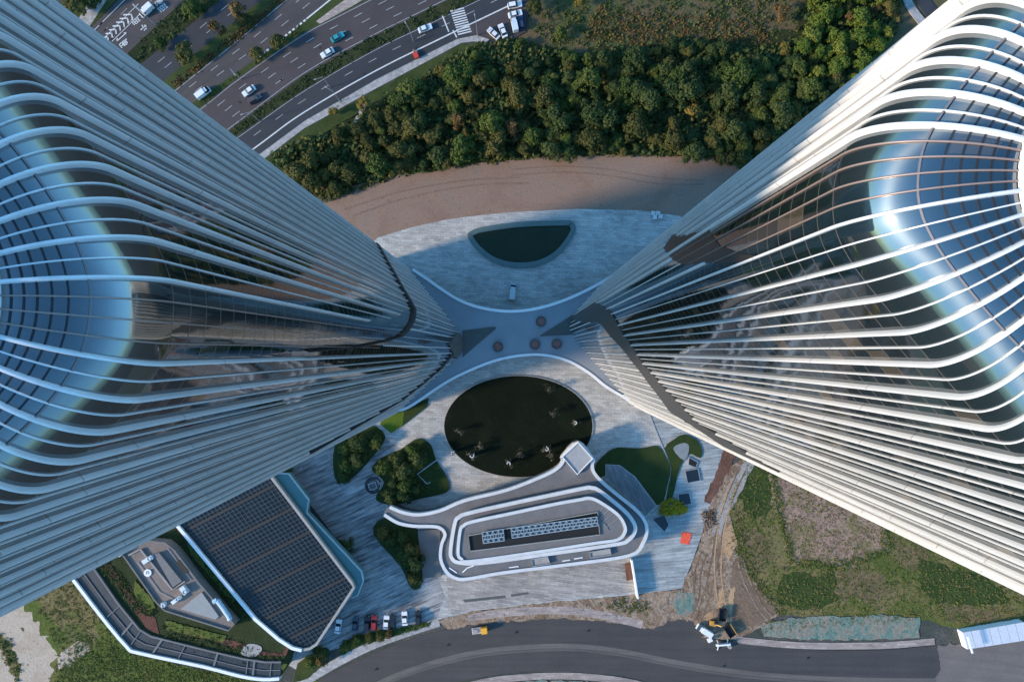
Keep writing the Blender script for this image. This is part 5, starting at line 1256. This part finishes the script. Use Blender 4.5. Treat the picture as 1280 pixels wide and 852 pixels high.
for y in (-.6, .6): mb = MB(); mb.bar((0, y - .08, .25), (0, y + .08, .25), .5, .5, 10); mb.build('wheel', M['rubber'], r)
c = P(902, 803.5); r = empty('lift_trailer', (c.x, c.y, ZP), math.radians(4), 'white trailer-mounted lift with outriggers on the road below the skips', 'trailer')
mb = MB(); mb.bar((-2.2, 0, .8), (2.6, .1, .9), .7, .4); mb.build('chassis', M['white'], r)
mb = MB(); mb.bar((-1.6, .15, 1.25), (2.2, .25, 1.5), .4, .4); mb.build('folded_boom', M['white'], r)
for a, b in (((-1.2, 0, .6), (-1.7, -1.9, .1)), ((-1.2, 0, .6), (-1.6, 1.4, .1)), ((1.5, 0, .6), (2.0, -1.2, .1)), ((1.5, 0, .6), (2.0, 1.2, .1))):
    mb = MB(); mb.bar(a, b, .22, .22); mb.build('outrigger', M['white'], r)
mb = MB(); N = 12; mb.slab([(2.3 + .6 * math.cos(2 * math.pi * k / N), -1.0 + .5 * math.sin(2 * math.pi * k / N)) for k in range(N)], .3, 1.0); mb.build('work_basket', M['concrete'], r)

# ------------------------------------------------------------------ small things
p0, p1, p2, p3 = PL([(1203, 790), (1280, 777), (1286, 799), (1209, 811)], 2.8)
r = empty('site_cabin_row', (p3.x, p3.y, 0), 0, 'long white corrugated site cabin beside the dusty end of the lower road', 'cabin')
o = Vector((p3.x, p3.y, 0)); q = [p - o for p in (p0, p1, p2, p3)]
mb = MB(); mb.slab(q, 0, 2.6); mb.build('walls', M['white'], r)
for k in range(7):
    a, b = q[3].lerp(q[2], k / 7 + .004), q[3].lerp(q[2], (k + 1) / 7 - .004); c_, d_ = q[0].lerp(q[1], (k + 1) / 7 - .004), q[0].lerp(q[1], k / 7 + .004)
    mb = MB(); mb.slab([a, b, c_, d_], 2.6, 2.85); mb.build('roof_panel', weathered('cabin_roof', (.60, .63, .68), .5, .3, 1.5), r)
mb = MB(); mb.bar(q[3] + Vector((-.15, 0, 2.8)), q[0] + Vector((-.15, 0, 2.8)), .5, .4); mb.build('gable_trim', M['white'], r)
p = P(857, 672); r = empty('orange_tarpaulin', p, math.radians(-12), 'bright orange-red tarpaulin sheet on the pale paving', 'tarpaulin')
mb = MB(); n = 8; vs = [((i / n - .5) * 3.0, (j / n - .5) * 3.8, .25 + .12 * math.sin(i * 1.9) * math.cos(j * 1.4) + rr(0, .06)) for i in range(n + 1) for j in range(n + 1)]
mb.add(vs, [(i * (n + 1) + j, (i + 1) * (n + 1) + j, (i + 1) * (n + 1) + j + 1, i * (n + 1) + j + 1) for i in range(n) for j in range(n)]); mb.build('sheet', M['orange'], r, True)
mb = MB(); mb.box((0, 0, .1), (2.4, 3.2, .2)); mb.build('pallet_under', M['bark'], r)
for i, (x, y) in enumerate([(816, 267), (822, 267), (818, 272), (825, 271)]):
    c = P(x, y); r = empty('pallet', (c.x, c.y, ZP), rr(-.1, .1), ['pale pallet at the upper left of the four on the plaza rim', 'pale pallet at the upper right of the four on the plaza rim', 'pale pallet at the lower left of the four on the plaza rim', 'pale pallet at the lower right of the four on the plaza rim'][i], 'pallet', 'pallets on the upper plaza rim')
    mb = MB()
    for k in range(5): mb.box((0, -.55 + k * .27, .5), (1.35, .16, .06))
    mb.build('deck', M['white'], r)
    for k in (-.55, 0, .55): mb = MB(); mb.box((k, 0, .24), (.12, 1.2, .46)); mb.build('bearer', M['steel'], r)
# street lamps
def lamp(px, py, ang, label):
    c = P(px, py); r = empty('street_lamp', (c.x, c.y, 0), math.radians(ang), label, 'street lamp', 'street lamps along the roads')
    mb = MB(); mb.cone((0, 0, 0), (0, 0, 9), .12, .07, 8); mb.build('pole', M['steel'], r)
    mb = MB(); mb.bar((0, 0, 8.9), (2.2, 0, 9.2), .12, .1); mb.build('arm', M['steel'], r)
    mb = MB(); mb.box((2.5, 0, 9.2), (.8, .3, .14)); mb.build('lamp_head', M['concrete'], r)
    mb = MB(); mb.box((0, 0, .15), (.5, .5, .3)); mb.build('base', M['concrete'], r)
for x, y, a, lab in ((325, 152, 200, 'street lamp at the hedge strip nearest the shaded tower'), (413, 110, 200, 'street lamp by the dark road, second from the tower along the hedge'), (517, 53, 120, 'street lamp above the red tricycle on the dark road'), (597, 45, 100, 'street lamp on the rounded pavement corner by the crossing'), (425, 127, 150, 'street lamp on the pavement above the yellow trees'), (302, 100, -52, 'street lamp on the narrow median above a white car')):
    lamp(x, y, a, lab)
# gantry over the upper road
a, b = PL(z7([(355, 78), (425, 140)])); r = empty('sign_gantry', (b.x, b.y, 0), 0, 'pale road gantry across the chevron road behind the white van', 'gantry')
d = a - b
mb = MB(); mb.bar((0, 0, 0), (0, 0, 6.2), .35, .35, 8); mb.build('post', M['steel'], r)
mb = MB(); mb.bar((0, 0, 6), (d.x, d.y, 6), .5, .6); mb.build('beam', weathered('gantry_beige', (.42, .38, .33), .6), r)
mb = MB(); e = d * .75; mb.bar((e.x * .5, e.y * .5, 5.6), (e.x * 1.25, e.y * 1.25, 5.6), .25, 1.6); mb.build('sign_board', M['steel'], r)
# ring sculpture
c = P(467, 606); r = empty('ring_sculpture', c, .4, 'dark spiral ring sculpture with tilted frame at the edge of the lobed bed', 'sculpture')
for k, (R_, z) in enumerate(((2.6, .3), (2.1, .8), (1.6, 1.4))):
    N = 26; mb = MB(); mb.strip([(R_ * math.cos(2 * math.pi * i / N + k), R_ * math.sin(2 * math.pi * i / N + k)) for i in range(22)], .28, z, z + .35); mb.build('ring', M['mullion_dark'], r)
mb = MB()
for a, b in (((-1.2, -.9, 2), (1.3, -1.1, 2.2)), ((1.3, -1.1, 2.2), (1.5, 1.0, 2.4)), ((1.5, 1.0, 2.4), (-1.0, 1.2, 2.2)), ((-1.0, 1.2, 2.2), (-1.2, -.9, 2))): mb.bar(a, b, .18, .18)
for x, y in ((-1.2, -.9), (1.3, -1.1), (1.5, 1.0), (-1.0, 1.2)): mb.bar((x, y, 0), (x, y, 2.2), .14, .14)
mb.build('frame', M['steel'], r)

# more life: roof planting, ground cover, patches of repair in the roads
for poly in (z6b([(235, 250), (300, 240), (440, 400), (545, 500), (520, 530), (440, 500), (330, 360)]), z6b([(560, 560), (700, 570), (940, 640), (1190, 730), (1190, 790), (900, 745), (590, 650)]), z6b([(650, 90), (690, 110), (960, 440), (1030, 540), (1000, 550), (900, 440)])):
    a, b = min(p[0] for p in poly), max(p[0] for p in poly)
    o = scatter('roof_planting', poly, 260, .2, .55, LM['dark'], z=GZ); o.parent = gar; o['kind'] = 'stuff'
    o = scatter('roof_planting', poly, 90, .2, .5, LM['olive'], z=GZ); o.parent = gar; o['kind'] = 'stuff'
scatter('ground_cover', [(648 + 88 * math.cos(a), 532.5 + 59 * math.sin(a)) for a in [2 * math.pi * k / 40 for k in range(40)]], 420, .12, .4, leaf_mat('cover_leaf', (0.010, 0.014, 0.006), (0.022, 0.022, 0.010), (0.05, 0.038, 0.02)))
for (x, y) in ((560, 806), (645, 790), (735, 788), (1010, 822), (905, 832), (470, 836), (520, 60), (455, 92), (352, 100), (300, 128), (400, 60)):
    c = P(x, y, LZ[0] + .02); mb = MB(); mb.slab([(c.x + .38 * math.cos(k * .5236), c.y + .38 * math.sin(k * .5236)) for k in range(12)], c.z - .01, c.z); structure(mb.build('manhole_cover', M['rubber']))
mb = MB()
for a_, b_ in ((z6b([(450, 250)]), z6b([(560, 400)])), (z6b([(560, 400)]), z6b([(640, 440)])), (z6b([(600, 180)]), z6b([(720, 340)])), (z6b([(480, 300)]), z6b([(545, 270)]))):
    mb.bar(P(*a_[0], Zp + .2), P(*b_[0], Zp + .2), .18, .18, 6)
mb.build('roof_pipe', M['steel'], ph)

def grown(poly, k, dy=0.0):
    cx = sum(p[0] for p in poly) / len(poly); cy = sum(p[1] for p in poly) / len(poly)
    return [(cx + (x - cx) * k, cy + (y - cy) * (k + dy)) for x, y in poly]
scatter('edge_scrub', grown(WOOD, 1.015, .06), 1500, .3, .95, LM['olive'], keep=lambda x, y: not in_poly((x, y), WOOD) and not (x < 610 and y < 130 - (x - 420) * .42))
scatter('edge_scrub', grown(WOOD, 1.01, .04), 700, .3, .9, LM['green'], keep=lambda x, y: not in_poly((x, y), WOOD) and not (x < 610 and y < 130 - (x - 420) * .42))
MEAD = [(665, 45), (690, 0), (760, -20), (1000, -20), (1000, 40), (880, 48), (790, 58), (700, 58)]
scatter('meadow_scrub', MEAD, 330, .35, 1.1, LM['olive']); scatter('meadow_scrub', MEAD, 260, .3, .9, LM['dark'])
scatter('meadow_scrub', [(740, 10), (860, 20), (960, 30), (960, 55), (800, 58), (730, 50)], 420, .3, .8, LM['rust'])
DRY = [(965, 590), (985, 585), (1010, 598), (1075, 640), (1112, 660), (1108, 690), (1080, 700), (1040, 708), (990, 703), (976, 650)]
scatter('scrub', grown(DRY, 1.07), 700, .15, .5, LM['grass'], keep=lambda x, y: not in_poly((x, y), grown(DRY, .9)))
scatter('scrub', grown(DRY, 1.05), 500, .15, .5, LM['scrub'], keep=lambda x, y: not in_poly((x, y), grown(DRY, .85)))
scatter('scrub', [(950, 776), (1150, 766), (1152, 774), (955, 790)], 260, .15, .5, LM['scrub'])
scatter('scrub', [(918, 640), (926, 640), (948, 722), (984, 768), (974, 772), (938, 726), (912, 685)], 320, .15, .5, LM['scrub'])
